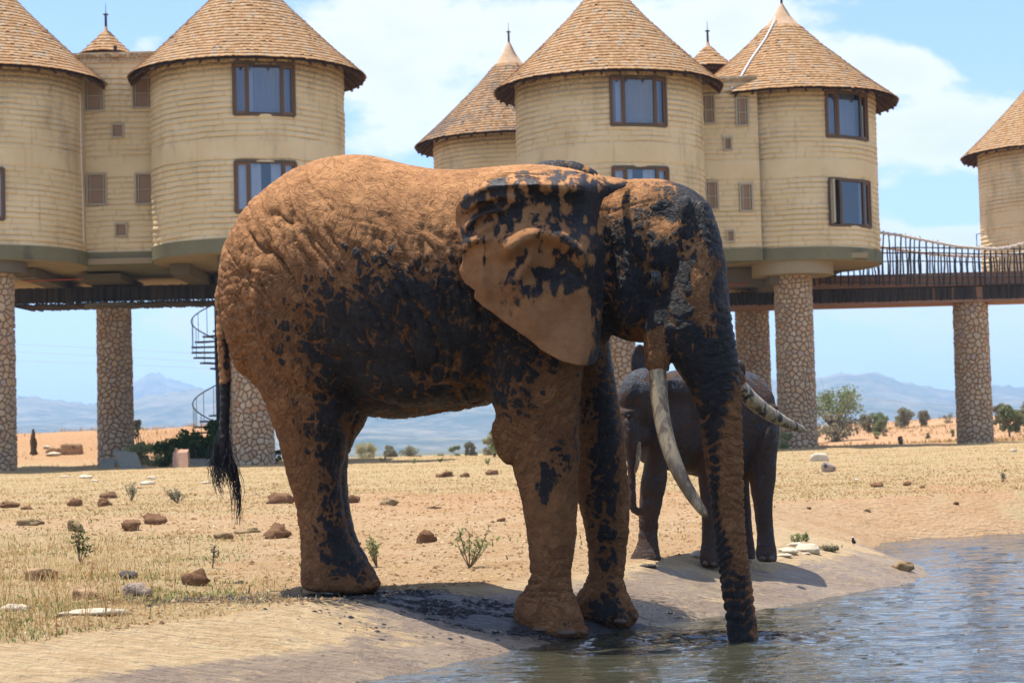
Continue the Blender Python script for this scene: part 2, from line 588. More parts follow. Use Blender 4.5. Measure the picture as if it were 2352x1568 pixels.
M_WALL, g = mat('bag_wall_plaster')
pos = g.geo()
n1 = g.noise(pos, .7, 5, .6)
n2 = g.noise(pos, 14, 5, .65)
c = g.mix(g.rng(n1, .3, .7), (.62, .475, .26), (.70, .555, .33))
c = g.mix(g.rng(g.noise(g.scale(pos, (1, 1, .35)), 1.1, 5, .6), .52, .70, 0, .65), c, (.40, .31, .18))
c = g.mix(g.rng(g.noise(g.scale(pos, (5, 5, .25)), 1.0, 4, .6), .60, .75, 0, .5), c, (.36, .28, .17))
c = g.mix(g.m('MULTIPLY', g.attr('top_dark'), g.rng(n2, .25, .6)), c, (.20, .12, .055))
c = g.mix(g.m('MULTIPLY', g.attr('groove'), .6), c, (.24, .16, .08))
g.out(c, .95, g.bump(n2, .35, .02), spec=.15)

M_GREEN, g = mat('green_painted_band')
pos = g.geo()
c = g.mix(g.rng(g.noise(pos, .9, 5, .6), .3, .7), (.15, .14, .08), (.185, .17, .095))
c = g.mix(g.rng(g.noise(g.scale(pos, (1, 1, .4)), 1.7, 4), .6, .7, 0, .6), c, (.05, .05, .045))
g.out(c, .85, g.bump(g.noise(pos, 20), .2, .02), spec=.2)

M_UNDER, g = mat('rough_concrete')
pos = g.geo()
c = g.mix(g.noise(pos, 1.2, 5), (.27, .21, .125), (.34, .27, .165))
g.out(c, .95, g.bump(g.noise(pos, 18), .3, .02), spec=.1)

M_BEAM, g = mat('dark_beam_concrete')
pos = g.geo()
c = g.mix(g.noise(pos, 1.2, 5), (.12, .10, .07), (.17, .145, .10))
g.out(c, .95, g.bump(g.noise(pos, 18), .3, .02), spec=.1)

M_SHING, g = mat('wooden_shingle')
pos = g.geo()
rt = rand_tone(g)
grain = g.noise(g.scale(pos, (22, 22, 6)), 1.6, 4, .6)
c = g.ramp(rt, [(0, (.36, .20, .088)), (.35, (.43, .25, .115)), (.7, (.49, .30, .15)), (.9, (.47, .33, .19)), (1, (.34, .29, .22))])
c = g.mix(g.rng(grain, .3, .75, 0, .45), c, (.24, .125, .055))
c = g.mix(g.rng(g.noise(pos, .8, 4, .6), .55, .75, 0, .35), c, (.30, .22, .14))
g.out(c, .9, g.bump(grain, .3, .02), spec=.15)

M_SHING_D, g = mat('weathered_wooden_shingle')
rt = rand_tone(g)
c = g.ramp(rt, [(0, (.20, .12, .06)), (.4, (.34, .19, .09)), (.8, (.40, .24, .12)), (1, (.26, .21, .16))])
pos = g.geo()
c = g.mix(g.rng(g.noise(pos, .9, 4, .6), .45, .6, 0, .6), c, (.16, .13, .10))
g.out(c, .9, spec=.15)

M_ROOFU, g = mat('roof_boards')
g.out((.10, .055, .03), .95, g.bump(g.noise(g.scale(g.geo(), (3, 3, 20)), 3), .5, .03), spec=.1)

M_CAP, g = mat('roof_cap_cement')
c = g.mix(g.rng(g.noise(g.geo(), 5, 4), .4, .7), (.50, .32, .18), (.55, .40, .27))
g.out(c, .9, spec=.15)

M_IRON, g = mat('rusty_iron')
g.out((.06, .045, .04), .6, spec=.4, Metallic=.4)

M_FRAME, g = mat('dark_wood_frame')
c = g.mix(g.noise(g.scale(g.geo(), (6, 6, 2)), 4, 4), (.085, .055, .032), (.13, .09, .055))
g.out(c, .7, spec=.3)
M_CASE, g = mat('red_brown_casement')
c = g.mix(g.noise(g.scale(g.geo(), (6, 6, 2)), 4, 4), (.16, .075, .035), (.24, .12, .06))
g.out(c, .65, spec=.3)
M_LFRAME, g = mat('pale_window_frame')
c = g.mix(g.noise(g.geo(), 6, 4), (.46, .39, .27), (.36, .30, .20))
g.out(c, .8, spec=.2)
M_GAUZE, g = mat('brown_insect_gauze')
c = g.mix(g.noise(g.geo(), 2.5, 4), (.25, .165, .10), (.31, .21, .135))
g.out(c, .8, spec=.2)

M_GLASS, g = mat('window_glass')
fr = g.n('ShaderNodeFresnel', {'IOR': 1.5}).outputs[0]
tr = g.n('ShaderNodeBsdfTransparent', {0: (.8, .85, .9, 1)})
gl = g.n('ShaderNodeBsdfGlossy', {'Color': (.78, .78, .80, 1), 'Roughness': .04, 'Normal': g.bump(g.noise(g.geo(), 1.2, 2), .04, .05)})
mx = g.n('ShaderNodeMixShader', {0: g.m('ADD', g.m('MULTIPLY', fr, 1.1), .10)})
M_GLASS.node_tree.links.new(tr.outputs[0], mx.inputs[1])
M_GLASS.node_tree.links.new(gl.outputs[0], mx.inputs[2])
oo = g.n('ShaderNodeOutputMaterial')
M_GLASS.node_tree.links.new(mx.outputs[0], oo.inputs[0])

M_CURT, g = mat('white_curtain')
g.out((.80, .80, .82), .9, spec=.1)
M_NET, g = mat('grey_net_curtain')
g.out((.34, .33, .36), .9, spec=.1)
M_ROOM, g = mat('room_wall')
g.out((.30, .31, .34), .9, spec=.1)

M_STONE, g = mat('field_stone')
pos = g.geo()
rt = rand_tone(g)
c = g.ramp(rt, [(0, (.52, .40, .27)), (.3, (.44, .32, .205)), (.5, (.53, .36, .20)), (.72, (.56, .43, .285)), (.88, (.47, .27, .14)), (1, (.40, .33, .26))])
c = g.mix(g.rng(g.noise(pos, 22, 5, .65), .35, .75, 0, .45), c, (.22, .155, .10))
g.out(c, .9, g.bump(g.noise(pos, 30, 4, .65), .5, .02), spec=.2)
M_MORTAR, g = mat('brown_mortar')
g.out(g.mix(g.noise(g.geo(), 12, 4), (.22, .15, .088), (.30, .21, .13)), .95, g.bump(g.noise(g.geo(), 40), .4, .01), spec=.1)

M_POLE, g = mat('black_tarred_pole')
rt = rand_tone(g)
c = g.mix(rt, (.022, .022, .026), (.05, .045, .042))
g.out(c, .6, g.bump(g.noise(g.scale(g.geo(), (20, 20, 3)), 4, 3), .4, .02), spec=.35)
M_LOG, g = mat('dark_cladding_log')
rt = rand_tone(g)
c = g.mix(rt, (.030, .026, .024), (.075, .058, .045))
g.out(c, .8, g.bump(g.noise(g.scale(g.geo(), (20, 20, 3)), 4, 3), .4, .02), spec=.2)
M_ROPE, g = mat('grey_rope')
g.out(g.mix(g.noise(g.geo(), 18, 3), (.50, .42, .33), (.62, .54, .45)), .9, spec=.1)
M_PINK, g = mat('red_brown_beam')
g.out(g.mix(g.noise(g.geo(), 3, 4), (.24, .13, .08), (.32, .185, .12)), .9, spec=.1)


def bar(mb, a, b, w, d, nrm):
    """square bar from a to b, width w in the plane, depth d along nrm"""
    a, b, nrm = np.array(a), np.array(b), np.array(nrm)
    t = b - a
    L = np.linalg.norm(t)
    t = t / L
    s = np.cross(t, nrm)
    s /= np.linalg.norm(s)
    mb.box((a + b) / 2, t * L / 2, s * w / 2, nrm * d / 2)


# ------------------------------------------------------------------ bag walls
def bag_profile(s, z, bands, seed, want_groove=False):
    """outward relief in metres of the stacked plastered bags at length s, height z"""
    cz = z + .030 * fbm(s * .7, z * .35, seed, 3) + .012 * vnoise(s * 3, z * 3, seed)
    pitch = .172
    ph = cz / pitch
    row = np.floor(ph)
    f = ph - row
    L = .95 + .35 * vnoise(row * 3.7, seed * 1.3)
    u = (s + row * .37 + .3 * vnoise(row * 5.1, seed)) / L
    bag = np.abs(u - np.round(u)) * L
    f2 = np.clip(f, 0, 1) ** .72
    h = .060 * (1 - np.abs(2 * f2 - 1) ** 2.8)
    h *= .55 + .45 * sst(bag, .0, .10)
    amp = .75 + .35 * vnoise(s * .9 + 3, row * .83, seed)
    h *= np.clip(amp, .25, 1.2)
    h += .004 * fbm(s * 7, z * 9, seed, 2)
    for (a, b) in bands:
        wgt = sst(z, a - .05, a + .02) * (1 - sst(z, b - .02, b + .05))
        h = h * (1 - wgt) + .040 * wgt
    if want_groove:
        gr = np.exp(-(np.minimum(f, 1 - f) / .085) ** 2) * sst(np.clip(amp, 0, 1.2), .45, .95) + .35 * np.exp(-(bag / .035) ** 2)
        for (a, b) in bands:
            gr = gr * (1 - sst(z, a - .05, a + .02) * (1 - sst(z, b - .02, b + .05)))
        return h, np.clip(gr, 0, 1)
    return h


def bag_wall(parent, point_fn, s0, s1, ds, z0, z1, holes, bands, seed, top_dark_h=1.0, name='bag_course'):
    """point_fn(s, out) -> xyz; the wall is cut into its courses, one object each; plain bands are one piece"""
    dz = .172 / 8
    S = np.arange(s0, s1 + ds * .5, ds)
    nz_ = int(round((z1 - z0) / dz))
    Z = z0 + np.arange(nz_ + 1) * dz
    SS, Z2 = np.meshgrid(S, Z)
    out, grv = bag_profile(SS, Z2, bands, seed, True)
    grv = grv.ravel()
    X, Y = point_fn(SS, out)
    top_dark = np.clip(sst(Z2, z1 - .75 * top_dark_h - .3 + .3 * vnoise(SS * .8, 1, seed), z1 - .1) * .85 + .0, 0, 1)  # wall colour turns darker brown, in patches, towards the wall top
    V = np.stack([X, Y, Z2], -1)
    i = np.arange(V.shape[0] * V.shape[1]).reshape(V.shape[:2])
    sc_, zc = (SS[:-1, :-1] + SS[1:, 1:]) / 2, (Z2[:-1, :-1] + Z2[1:, 1:]) / 2
    ok = np.ones(sc_.shape, bool)
    for (a, b, c_, d_) in holes:
        ok &= ~((sc_ > a) & (sc_ < b) & (zc > c_) & (zc < d_))
    F = np.stack([i[:-1, :-1], i[:-1, 1:], i[1:, 1:], i[1:, :-1]], -1)
    group = np.floor(zc / .172).astype(int)
    gname = {}
    for (a, b) in bands:
        inb = (zc > a) & (zc < b)
        k = 9000 + int(a * 100)
        group[inb] = k
        gname[k] = 'plaster_band'
    Vf = V.reshape(-1, 3)
    sf = top_dark.ravel()
    run = np.zeros(sc_.shape, int)
    for kx in np.unique(group):
        rows_ = group == kx
        rr0 = np.where(rows_.any(1))[0]
        blocked = (~ok[rr0]).any(0)
        edge = np.concatenate([[0], np.diff(blocked.astype(int)) == 1]).cumsum()
        for c_i in range(sc_.shape[1]):
            if not blocked[c_i]:
                run[rr0, c_i] = edge[c_i]
            else:
                full = ok[rr0, c_i]
                run[rr0, c_i] = edge[c_i] + 50
    group = group * 100 + run
    gname = {k_ * 100 + j_: v_ for k_, v_ in gname.items() for j_ in range(60)}
    for k in np.unique(group):
        sel = (group == k) & ok
        if not sel.any():
            continue
        FF = F[sel]
        u_, inv_ = np.unique(FF, return_inverse=True)
        mk(gname.get(k, name), Vf[u_], inv_.reshape(-1, 4), M_WALL, parent, smooth=True, attrs={'top_dark': sf[u_], 'groove': grv[u_]})


def window_panel(parent, c, tng, w_, h_, nrm, frame_mat, openable=True, curtain=None, fw=.055):
    """one glazed panel: frame bars, pane, curtain behind"""
    c, tng, nrm = np.array(c), np.array(tng), np.array(nrm)
    up = np.array([0, 0, 1.0])
    mb = MB()
    x, y = w_ / 2 - fw / 2, h_ / 2 - fw / 2
    for (a, b) in (((-x - fw / 2, -y), (x + fw / 2, -y)), ((-x - fw / 2, y), (x + fw / 2, y))):
        bar(mb, c + tng * a[0] + up * a[1], c + tng * b[0] + up * b[1], fw, .07, nrm)
    for sx_ in (-x, x):
        bar(mb, c + tng * sx_ + up * (-y + fw / 2), c + tng * sx_ + up * (y - fw / 2), fw, .066, nrm)
    fr_ = mb.build('casement_frame' if openable else 'fixed_light_frame', frame_mat, parent)
    q = c - nrm * .012
    V = [q + tng * a * (x - .01) + up * b * (y - .01) for a, b in ((-1, -1), (1, -1), (1, 1), (-1, 1))]
    mk('pane', V, [(0, 1, 2, 3)], M_GLASS, parent)
    for cu_ in (curtain or []):
        a, b = cu_[:2]
        n_ = 26
        V, F = [], []
        for k in range(n_ + 1):
            t = a + (b - a) * k / n_
            off = (.16 if len(cu_) < 3 else .26) + .025 * math.sin(k * 1.9) + .01 * math.sin(k * .7)
            for s_ in (-1, 1):
                V.append(c + tng * t * w_ / 2 + up * s_ * (h_ / 2 + .02) - nrm * off)
        for k in range(n_):
            F.append((2 * k, 2 * k + 2, 2 * k + 3, 2 * k + 1))
        mk('curtain' if len(cu_) < 3 else 'net_curtain', V, F, M_CURT if len(cu_) < 3 else M_NET, parent, smooth=True)


def tower_window(B, C, R, ang, z0, z1, width, curtains, open_left=False, lbl=None):
    """three lights on the curve; ang measured from the side facing the camera (-y), + to the right"""
    C = np.array([C[0], C[1], 0.0])
    zc, hh_ = (z0 + z1) / 2, z1 - z0
    cw = width * .56
    sw = (width - cw) / 2 - .03
    a_s = (cw / 2 + sw / 2 + .03) / R
    wobj = None
    mb = MB()

    def fr(a):
        n_ = np.array([math.sin(a), -math.cos(a), 0.0])
        t_ = np.array([math.cos(a), math.sin(a), 0.0])
        return n_, t_
    up = np.array([0, 0, 1.0])
    rr = R + .005
    # outer frame: posts between the lights and at the ends, head and sill in three lengths
    edges = [ang - (width / 2 + .02) / R, ang - (cw / 2 + .015) / R, ang + (cw / 2 + .015) / R, ang + (width / 2 + .02) / R]
    pts = []
    for e in edges:
        n_, t_ = fr(e)
        p = C + n_ * (rr + .02)
        pts.append(p)
        bar(mb, p + up * (z0 - .03), p + up * (z1 + .03), .075, .12, n_)
    for k in range(3):
        n_, t_ = fr((edges[k] + edges[k + 1]) / 2)
        for zz in (z0 - .035, z1 + .035):
            bar(mb, pts[k] + up * zz, pts[k + 1] + up * zz, .075, .11, n_)
    win = mb.build('window', M_FRAME, B)
    if lbl:
        win['label'] = lbl
    for k, (a, wd, op) in enumerate(((ang - a_s, sw, True), (ang, cw, False), (ang + a_s, sw, True))):
        n_, t_ = fr(a)
        c = C + n_ * (rr + .005) + up * zc
        if k == 0 and open_left:
            n2 = np.array([math.sin(a - 1.15), -math.cos(a - 1.15), 0.0])
            t2 = np.array([math.cos(a - 1.15), math.sin(a - 1.15), 0.0])
            c = c - t_ * sw / 2 + t2 * sw / 2 * .0 + n_ * (.06 + sw / 2 * .9)
            window_panel(win, c, n_ * .96 - t_ * .28, sw, hh_ - .04, -t_ * .96 - n_ * .28, M_LFRAME, op, None)
            continue
        window_panel(win, c, t_, wd, hh_ - .02, n_, M_CASE if op else M_FRAME, op, curtains[k], fw=.06 if op else .03)
    return win


# ------------------------------------------------------------------ shingled roofs
PROF = [(0, 0), (.9, .80), (1.7, 1.58), (2.5, 2.38), (3.05, 3.02), (3.38, 3.5), (3.72, 4.05)]


def shingle_mesh():
    me = bpy.data.meshes.new('shingle')
    V = [(x, y, z) for y, z0, z1 in ((0, 0, .008), (1, .0, .024)) for x in (-.5, .5) for z in (z0, z1)]
    # index: y0: 0(-,0)1(-,1)2(+,0)3(+,1) y1: 4..7
    F = [(1, 3, 7, 5), (4, 5, 7, 6), (0, 1, 5, 4), (2, 6, 7, 3), (0, 4, 6, 2)]
    me.from_pydata(V, [], F)
    me.materials.append(M_SHING)
    return me, np.array(V), np.array(F)


SH_ME, SH_V, SH_F = shingle_mesh()


def roof(B, C, ze, Re, vs, nobj, front=(-1.2, 1.2), seed=0, material=None, spire=True, gutter=False, segs=64, rows_only=None):
    """C centre xy, ze eave height, Re eave radius"""
    rs = np.random.RandomState(seed + 11)
    material = material or M_SHING
    C = np.array([C[0], C[1], 0.0])
    k_ = Re / 3.72
    pr = [(Re - r * k_, ze + z * vs * k_) for r, z in PROF]
    mb = MB()
    inner = [(max(r - .03, 0.02), z - .05) for r, z in pr]
    mb.lathe(C, inner[:-1] + [(0.02, inner[-1][1])], segs)
    ru = mb.build('roof', M_ROOFU, B, smooth=False)
    # rafters under the overhang
    for k in range(40):
        a = 2 * math.pi * k / 40 + .05
        d = np.array([math.cos(a), math.sin(a), 0])
        m2 = MB()
        p0 = C + d * (pr[0][0] - .06) + np.array([0, 0, pr[0][1] - .12])
        p1 = C + d * (pr[1][0] - .05) + np.array([0, 0, pr[1][1] - .12])
        m2.tube([p0, p1], .045, 5)
        m2.build('rafter', M_ROOFU, ru)
    # slope length table
    pp = np.array(pr)
    sl = np.concatenate([[0], np.cumsum(np.hypot(*np.diff(pp, axis=0).T))])
    cap_r = .62 * k_
    s_cap = np.interp(-cap_r, -pp[:, 0], sl)
    rows = int(s_cap / .165)
    Ms, keyvis = [], []
    for r_ in range(rows):
        s = r_ * s_cap / rows
        rad = np.interp(s, sl, pp[:, 0]) + .012
        z = np.interp(s, sl, pp[:, 1])
        s2 = min(s + .24, sl[-1])
        rad2 = np.interp(s2, sl, pp[:, 0]) + .012
        z2 = np.interp(s2, sl, pp[:, 1])
        n = max(12, int(2 * math.pi * rad / (.105)))
        wds = rs.uniform(.75, 1.3, n)
        edges = np.cumsum(wds)
        edges = edges / edges[-1] * 2 * math.pi + rs.rand() * 6
        prev = edges[-1] - 2 * math.pi
        for e in edges:
            a = (prev + e) / 2
            wd = (e - prev) * rad
            prev = e
            dj = rs.uniform(-.018, .018) + .012 * math.sin(a * 9 + r_)
            lift = rs.uniform(0, .010) + (.02 if rs.rand() < .04 else 0)
            ca, sa = math.cos(a), math.sin(a)
            pe = np.array([ca * (rad + dj * .7), sa * (rad + dj * .7), z - dj * .7 + .018 + lift]) + C
            pt = np.array([ca * rad2, sa * rad2, z2]) + C
            down = pe - pt
            L = np.linalg.norm(down)
            down /= L
            tg = np.array([-sa, ca, 0])
            nm = np.cross(tg, -down)
            nm /= np.linalg.norm(nm)
            if nm[2] < 0:
                nm, tg = -nm, -tg
            wob = rs.uniform(-.03, .03)
            M = np.zeros((3, 4))
            M[:, 0] = (tg + down * wob) * wd * .97
            M[:, 1] = down * L
            M[:, 2] = nm * 1.0
            M[:, 3] = pt
            Ms.append(M)
            am = (a + math.pi / 2 + math.pi) % (2 * math.pi) - math.pi       # 0 = facing the camera
            keyvis.append(-1 if not (front[0] < am < front[1]) else 1 - r_ * .06 - abs(am - sum(front) / 2) * .25)
    Ms, keyvis = np.array(Ms), np.array(keyvis)
    order = np.argsort(-keyvis)
    order_top = order[:nobj]
    rest = order[nobj:]
    off = wloc(ru)
    for i in order_top:
        M = Ms[i]
        o = bpy.data.objects.new('shingle', SH_ME if material is M_SHING else SH_ME_D)
        COL.objects.link(o)
        o.parent = ru
        Mx = Matrix([[*M[0, :3], M[0, 3] - off[0]], [*M[1, :3], M[1, 3] - off[1]], [*M[2, :3], M[2, 3] - off[2]], [0, 0, 0, 1]])
        o.matrix_basis = Mx
    R3 = Ms[rest]
    VV = np.einsum('nij,vj->nvi', R3[:, :, :3], SH_V) + R3[:, None, :, 3]
    FF = (SH_F[None] + (np.arange(len(R3)) * len(SH_V))[:, None, None]).reshape(-1, 4)
    mk('shingle', VV.reshape(-1, 3), FF, material, ru, kind='stuff')
    # cement cap and spire
    zc = np.interp(s_cap, sl, pp[:, 1])
    m3 = MB()
    m3.lathe(C, [(cap_r + .05, zc - .03), (cap_r * .93, zc + .05), (cap_r * .45, zc + (pp[-1, 1] - zc) * .5), (.05, pp[-1, 1]), (.03, pp[-1, 1] + .02)], 32)
    cp = m3.build('roof_cap', M_CAP, ru, smooth=True)
    if spire:
        m4 = MB()
        b = C + np.array([0, 0, pp[-1, 1] - .02])
        m4.tube([b, b + [0, 0, .42]], [.045, .04], 8)
        m4.tube([b + [0, 0, .42], b + [0, 0, .45]], [.09, .09], 8)
        m4.tube([b + [0, 0, .45], b + [0, 0, .80]], [.014, .008], 6)
        m4.build('spire', M_IRON, B)
    return ru


SH_ME_D = SH_ME.copy()
SH_ME_D.materials.clear()
SH_ME_D.materials.append(M_SHING_D)


# ------------------------------------------------------------------ stone pillars
def clip(poly, n, c):
    out = []
    m_ = len(poly)
    for i in range(m_):
        p, q = poly[i], poly[(i + 1) % m_]
        dp, dq = p @ n - c, q @ n - c
        if dp <= 0:
            out.append(p)
        if dp * dq < 0:
            out.append(p + (q - p) * dp / (dp - dq))
    return out


def pillar(parent, top, bottom, R, nobj, seed, cell=.19):
    rs = np.random.RandomState(seed)
    top, bottom = np.array(top), np.array(bottom)
    H = top[2] - bottom[2]
    rr_ = lambda z: R * (1.04 - .05 * (z / H))
    mb = MB()
    ax = lambda z: bottom + (top - bottom) * z / H
    V, F = [], []
    n, k = 40, 8
    for i in range(k + 1):
        z = H * i / k
        for j in range(n):
            a = 2 * math.pi * j / n
            V.append(ax(z) + np.array([math.cos(a), math.sin(a), 0]) * (rr_(z) - .02))
    for i in range(k):
        for j in range(n):
            j2 = (j + 1) % n
            F.append((i * n + j, i * n + j2, (i + 1) * n + j2, (i + 1) * n + j))
    pil = mk('pillar', V, F, M_MORTAR, parent, smooth=True)
    # stones on the unrolled shaft
    circ = 2 * math.pi * R
    sites = []
    z = -.05
    row = 0
    while z < H + .1:
        n_ = int(circ / (cell * rs.uniform(.8, 1.25)))
        for j in range(n_):
            sites.append((circ * (j + .5 * (row % 2) + rs.uniform(-.45, .45)) / n_, z + rs.uniform(-.085, .085)))
        z += cell * rs.uniform(.72, 1.0)
        row += 1
    S = np.array(sites)
    vis = []
    stones = []
    for i, (s, z) in enumerate(S):
        a = s / R
        am = (a + math.pi / 2 + math.pi) % (2 * math.pi) - math.pi
        if abs(am) > 2.1:
            continue
        d = S - S[i]
        d[:, 0] = (d[:, 0] + circ / 2) % circ - circ / 2
        dist = np.hypot(d[:, 0], d[:, 1])
        near = np.argsort(dist)[1:14]
        poly = [np.array(p, float) for p in ((-.3, -.3), (.3, -.3), (.3, .3), (-.3, .3))]
        for j in near:
            if dist[j] < .02:
                continue
            nrm = d[j] / dist[j]
            poly = clip(poly, nrm, dist[j] / 2 - .011 - rs.uniform(0, .006))
            if len(poly) < 3:
                break
        if len(poly) < 3:
            continue
        # round the corners
        q = []
        for kx in range(len(poly)):
            p0, p1 = poly[kx], poly[(kx + 1) % len(poly)]
            if np.linalg.norm(p1 - p0) < .02:
                q.append((p0 + p1) / 2)
            else:
                q += [p0 * .76 + p1 * .24, p0 * .24 + p1 * .76]
        if len(q) < 4:
            continue
        q = np.array(q)
        area = abs(np.sum(q[:, 0] * np.roll(q[:, 1], -1) - q[:, 1] * np.roll(q[:, 0], -1))) / 2
        if area < .0015:
            continue
        cen = q.mean(0)
        q = cen + (q - cen) * (1 + rs.uniform(-.03, .02, (len(q), 1)))
        hh0 = rs.uniform(.022, .045)
        VV, FF = [], []
        for scl, hgt in ((1.0, -.02), (.97, hh0 * .55), (.80, hh0)):
            for p in q:
                pp_ = cen + (p - cen) * scl
                aa = (s + pp_[0]) / R
                zz = z + pp_[1]
                zz = min(max(zz, -.25), H - .005)
                VV.append(ax(zz) + np.array([math.cos(aa), math.sin(aa), 0]) * (rr_(zz) + hgt + rs.uniform(-.003, .003)))
        zz = min(max(z + cen[1], -.2), H - .01)
        aa = (s + cen[0]) / R
        VV.append(ax(zz) + np.array([math.cos(aa), math.sin(aa), 0]) * (rr_(zz) + hh0 * 1.1))
        m_ = len(q)
        for t in range(2):
            for j in range(m_):
                j2 = (j + 1) % m_
                FF.append((t * m_ + j, t * m_ + j2, (t + 1) * m_ + j2, (t + 1) * m_ + j))
        for j in range(m_):
            FF.append((2 * m_ + j, 2 * m_ + (j + 1) % m_, 3 * m_))
        # keep only stones of the shaft
        if z > H + .02 or z < -.2:
            continue
        stones.append((area * max(0, math.cos(am)), VV, FF))
    stones.sort(key=lambda t: -t[0])
    for (_, VV, FF) in stones[:nobj]:
        mk('stone', VV, FF, M_STONE, pil)
    mb = MB()
    for (_, VV, FF) in stones[nobj:]:
        mb.add(VV, FF)
    if mb.V:
        mb.build('stone', M_STONE, pil, kind='stuff')
    return pil


def slab_disc(mb, C, R, z0, z1, n=72):
    mb.lathe((C[0], C[1], 0), [(0.01, z0), (R, z0), (R, z1), (0.01, z1)], n)


def circle_fn(C, R):
    return lambda S, out: (C[0] + (R + out) * np.sin(S / R), C[1] - (R + out) * np.cos(S / R))


def level(px, py, Y):
    return float(P(px, py, Y)[2])


RB = 3.02      # wall radius of every round tower


def tower_at(px, py, Y):
    p = P(px, py, Y)
    return (float(p[0]), float(p[1]))


def ang_for(C, R, px, Y0):
    A = np.linspace(-1.4, 1.4, 1401)
    X, _ = proj(np.stack([C[0] + R * np.sin(A), C[1] - R * np.cos(A), np.full(A.shape, level(px, 300, Y0))], -1))
    return float(A[np.argmin(np.abs(X - px))])


# ================================================================== left lodge
LB = thing('lodge_building', (P(274, 600, 63.5)[0], 64.0, 1.0), 'pale twin-tower lodge on stone pillars behind the bull, at the left of the photo', 'building',
           'stilted lodges with conical shingle roofs')
RB = 2.96
L2 = tower_at(571, 330, 62.0)
L1 = tower_at(-27, 330, 62.0)
Lz = dict(slab=level(519, 578, 58.9), band=level(557, 545, 58.9), m0=level(560, 357, 58.9), m1=level(560, 322, 58.9), eave=level(565, 131, 58.3) + .02)
ztop = Lz['eave'] + .35
fr2 = Lz['band']


def lodge_tower(B, C, z, wins, s_rng, seed, ds=.035, re=3.68, vs=1.0, nobj=100, **kw):
    holes = []
    for (ang, za, zb, wd, cur, op) in wins:
        holes.append((ang * RB - wd / 2 + .0, ang * RB + wd / 2 - .0, za, zb))
    bag_wall(B, circle_fn(C, RB), s_rng[0] * RB, s_rng[1] * RB, ds, z['band'] - .02, z['eave'] + .3, holes, [(z['m0'], z['m1'])], seed)
    # coarse closing wall round the back and a room behind the windows
    mb = MB()
    N = 40
    a0, a1 = s_rng[1], s_rng[0] + 2 * math.pi
    V, F = [], []
    for k in range(N + 1):
        a = a0 + (a1 - a0) * k / N
        for zz in (z['band'], z['eave'] + .4):
            V.append((C[0] + (RB + .01) * math.sin(a), C[1] - (RB + .01) * math.cos(a), zz))
    for k in range(N):
        F.append((2 * k, 2 * k + 2, 2 * k + 3, 2 * k + 1))
    mb.add(V, F)
    mb.build('back_wall', M_WALL, B, smooth=True)
    m2 = MB()
    zmid = (z['m0'] + z['m1']) / 2
    for (za, zb) in ((z['band'] + .05, zmid - .1), (zmid + .1, z['eave'] + .2)):
        slab_disc(m2, C, RB - .12, za - .04, za)
        slab_disc(m2, C, RB - .12, zb, zb + .04)
    m2.box((C[0], C[1] + .2, (z['band'] + z['eave']) / 2), (RB * .93, 0, 0), (0, .05, 0), (0, 0, (z['eave'] - z['band']) / 2))
    m2.build('room_interior', M_ROOM, B)
    for (ang, za, zb, wd, cur, op) in wins:
        tower_window(B, C, RB, ang, za, zb, wd, cur, op)
    mg = MB()
    mg.lathe((C[0], C[1], 0), [(RB - .3, z['slab']), (RB + .07, z['slab']), (RB + .075, z['band'] + .0), (RB - .1, z['band'] + .01)], 96)
    mg.build('green_band', M_GREEN, B, smooth=False)
    mu = MB()
    slab_disc(mu, C, RB + .02, z['slab'] - .02, z['slab'] + .2)
    mu.build('floor_slab', M_UNDER, B)
    return roof(B, C, z['eave'], re, vs, nobj, seed=seed, spire=True, **kw)


wzu = (level(608, 262, 59.2), level(608, 149, 59.2))
wzl = (level(612, 486, 59.2), level(612, 373, 59.2))
a2 = ang_for(L2, RB, 609, 59.2)
lodge_tower(LB, L2, Lz, [(a2, wzu[0], wzu[1], 1.78, ([(-1, 1, 1)], [(-.95, -.66), (-1, 1, 1)], [(-1, 1, 1)]), False),
                         (a2, wzl[0], wzl[1], 1.78, ([(-1, 1)], [(-1, -.25), (.35, 1)], [(-1, 1)]), False)], (-1.45, 1.75), 21, nobj=150, front=(-1.1, 1.1))
a1_ = ang_for(L1, RB, -66, 59.2) + .05
lodge_tower(LB, L1, Lz, [(a1_ - .05, wzl[0], wzl[1], 1.78, ([(-1, 1)], [(-1, -.25), (.35, 1)], [(-1, 1)]), False)], (-1.0, 1.5), 22, nobj=150, front=(0, 1.3))
# linking block between the towers
yl = 62.3
xa, xb = float(P(165, 330, yl)[0]), float(P(385, 330, yl)[0])
zpar = level(262, 123, yl)
RB = 2.96


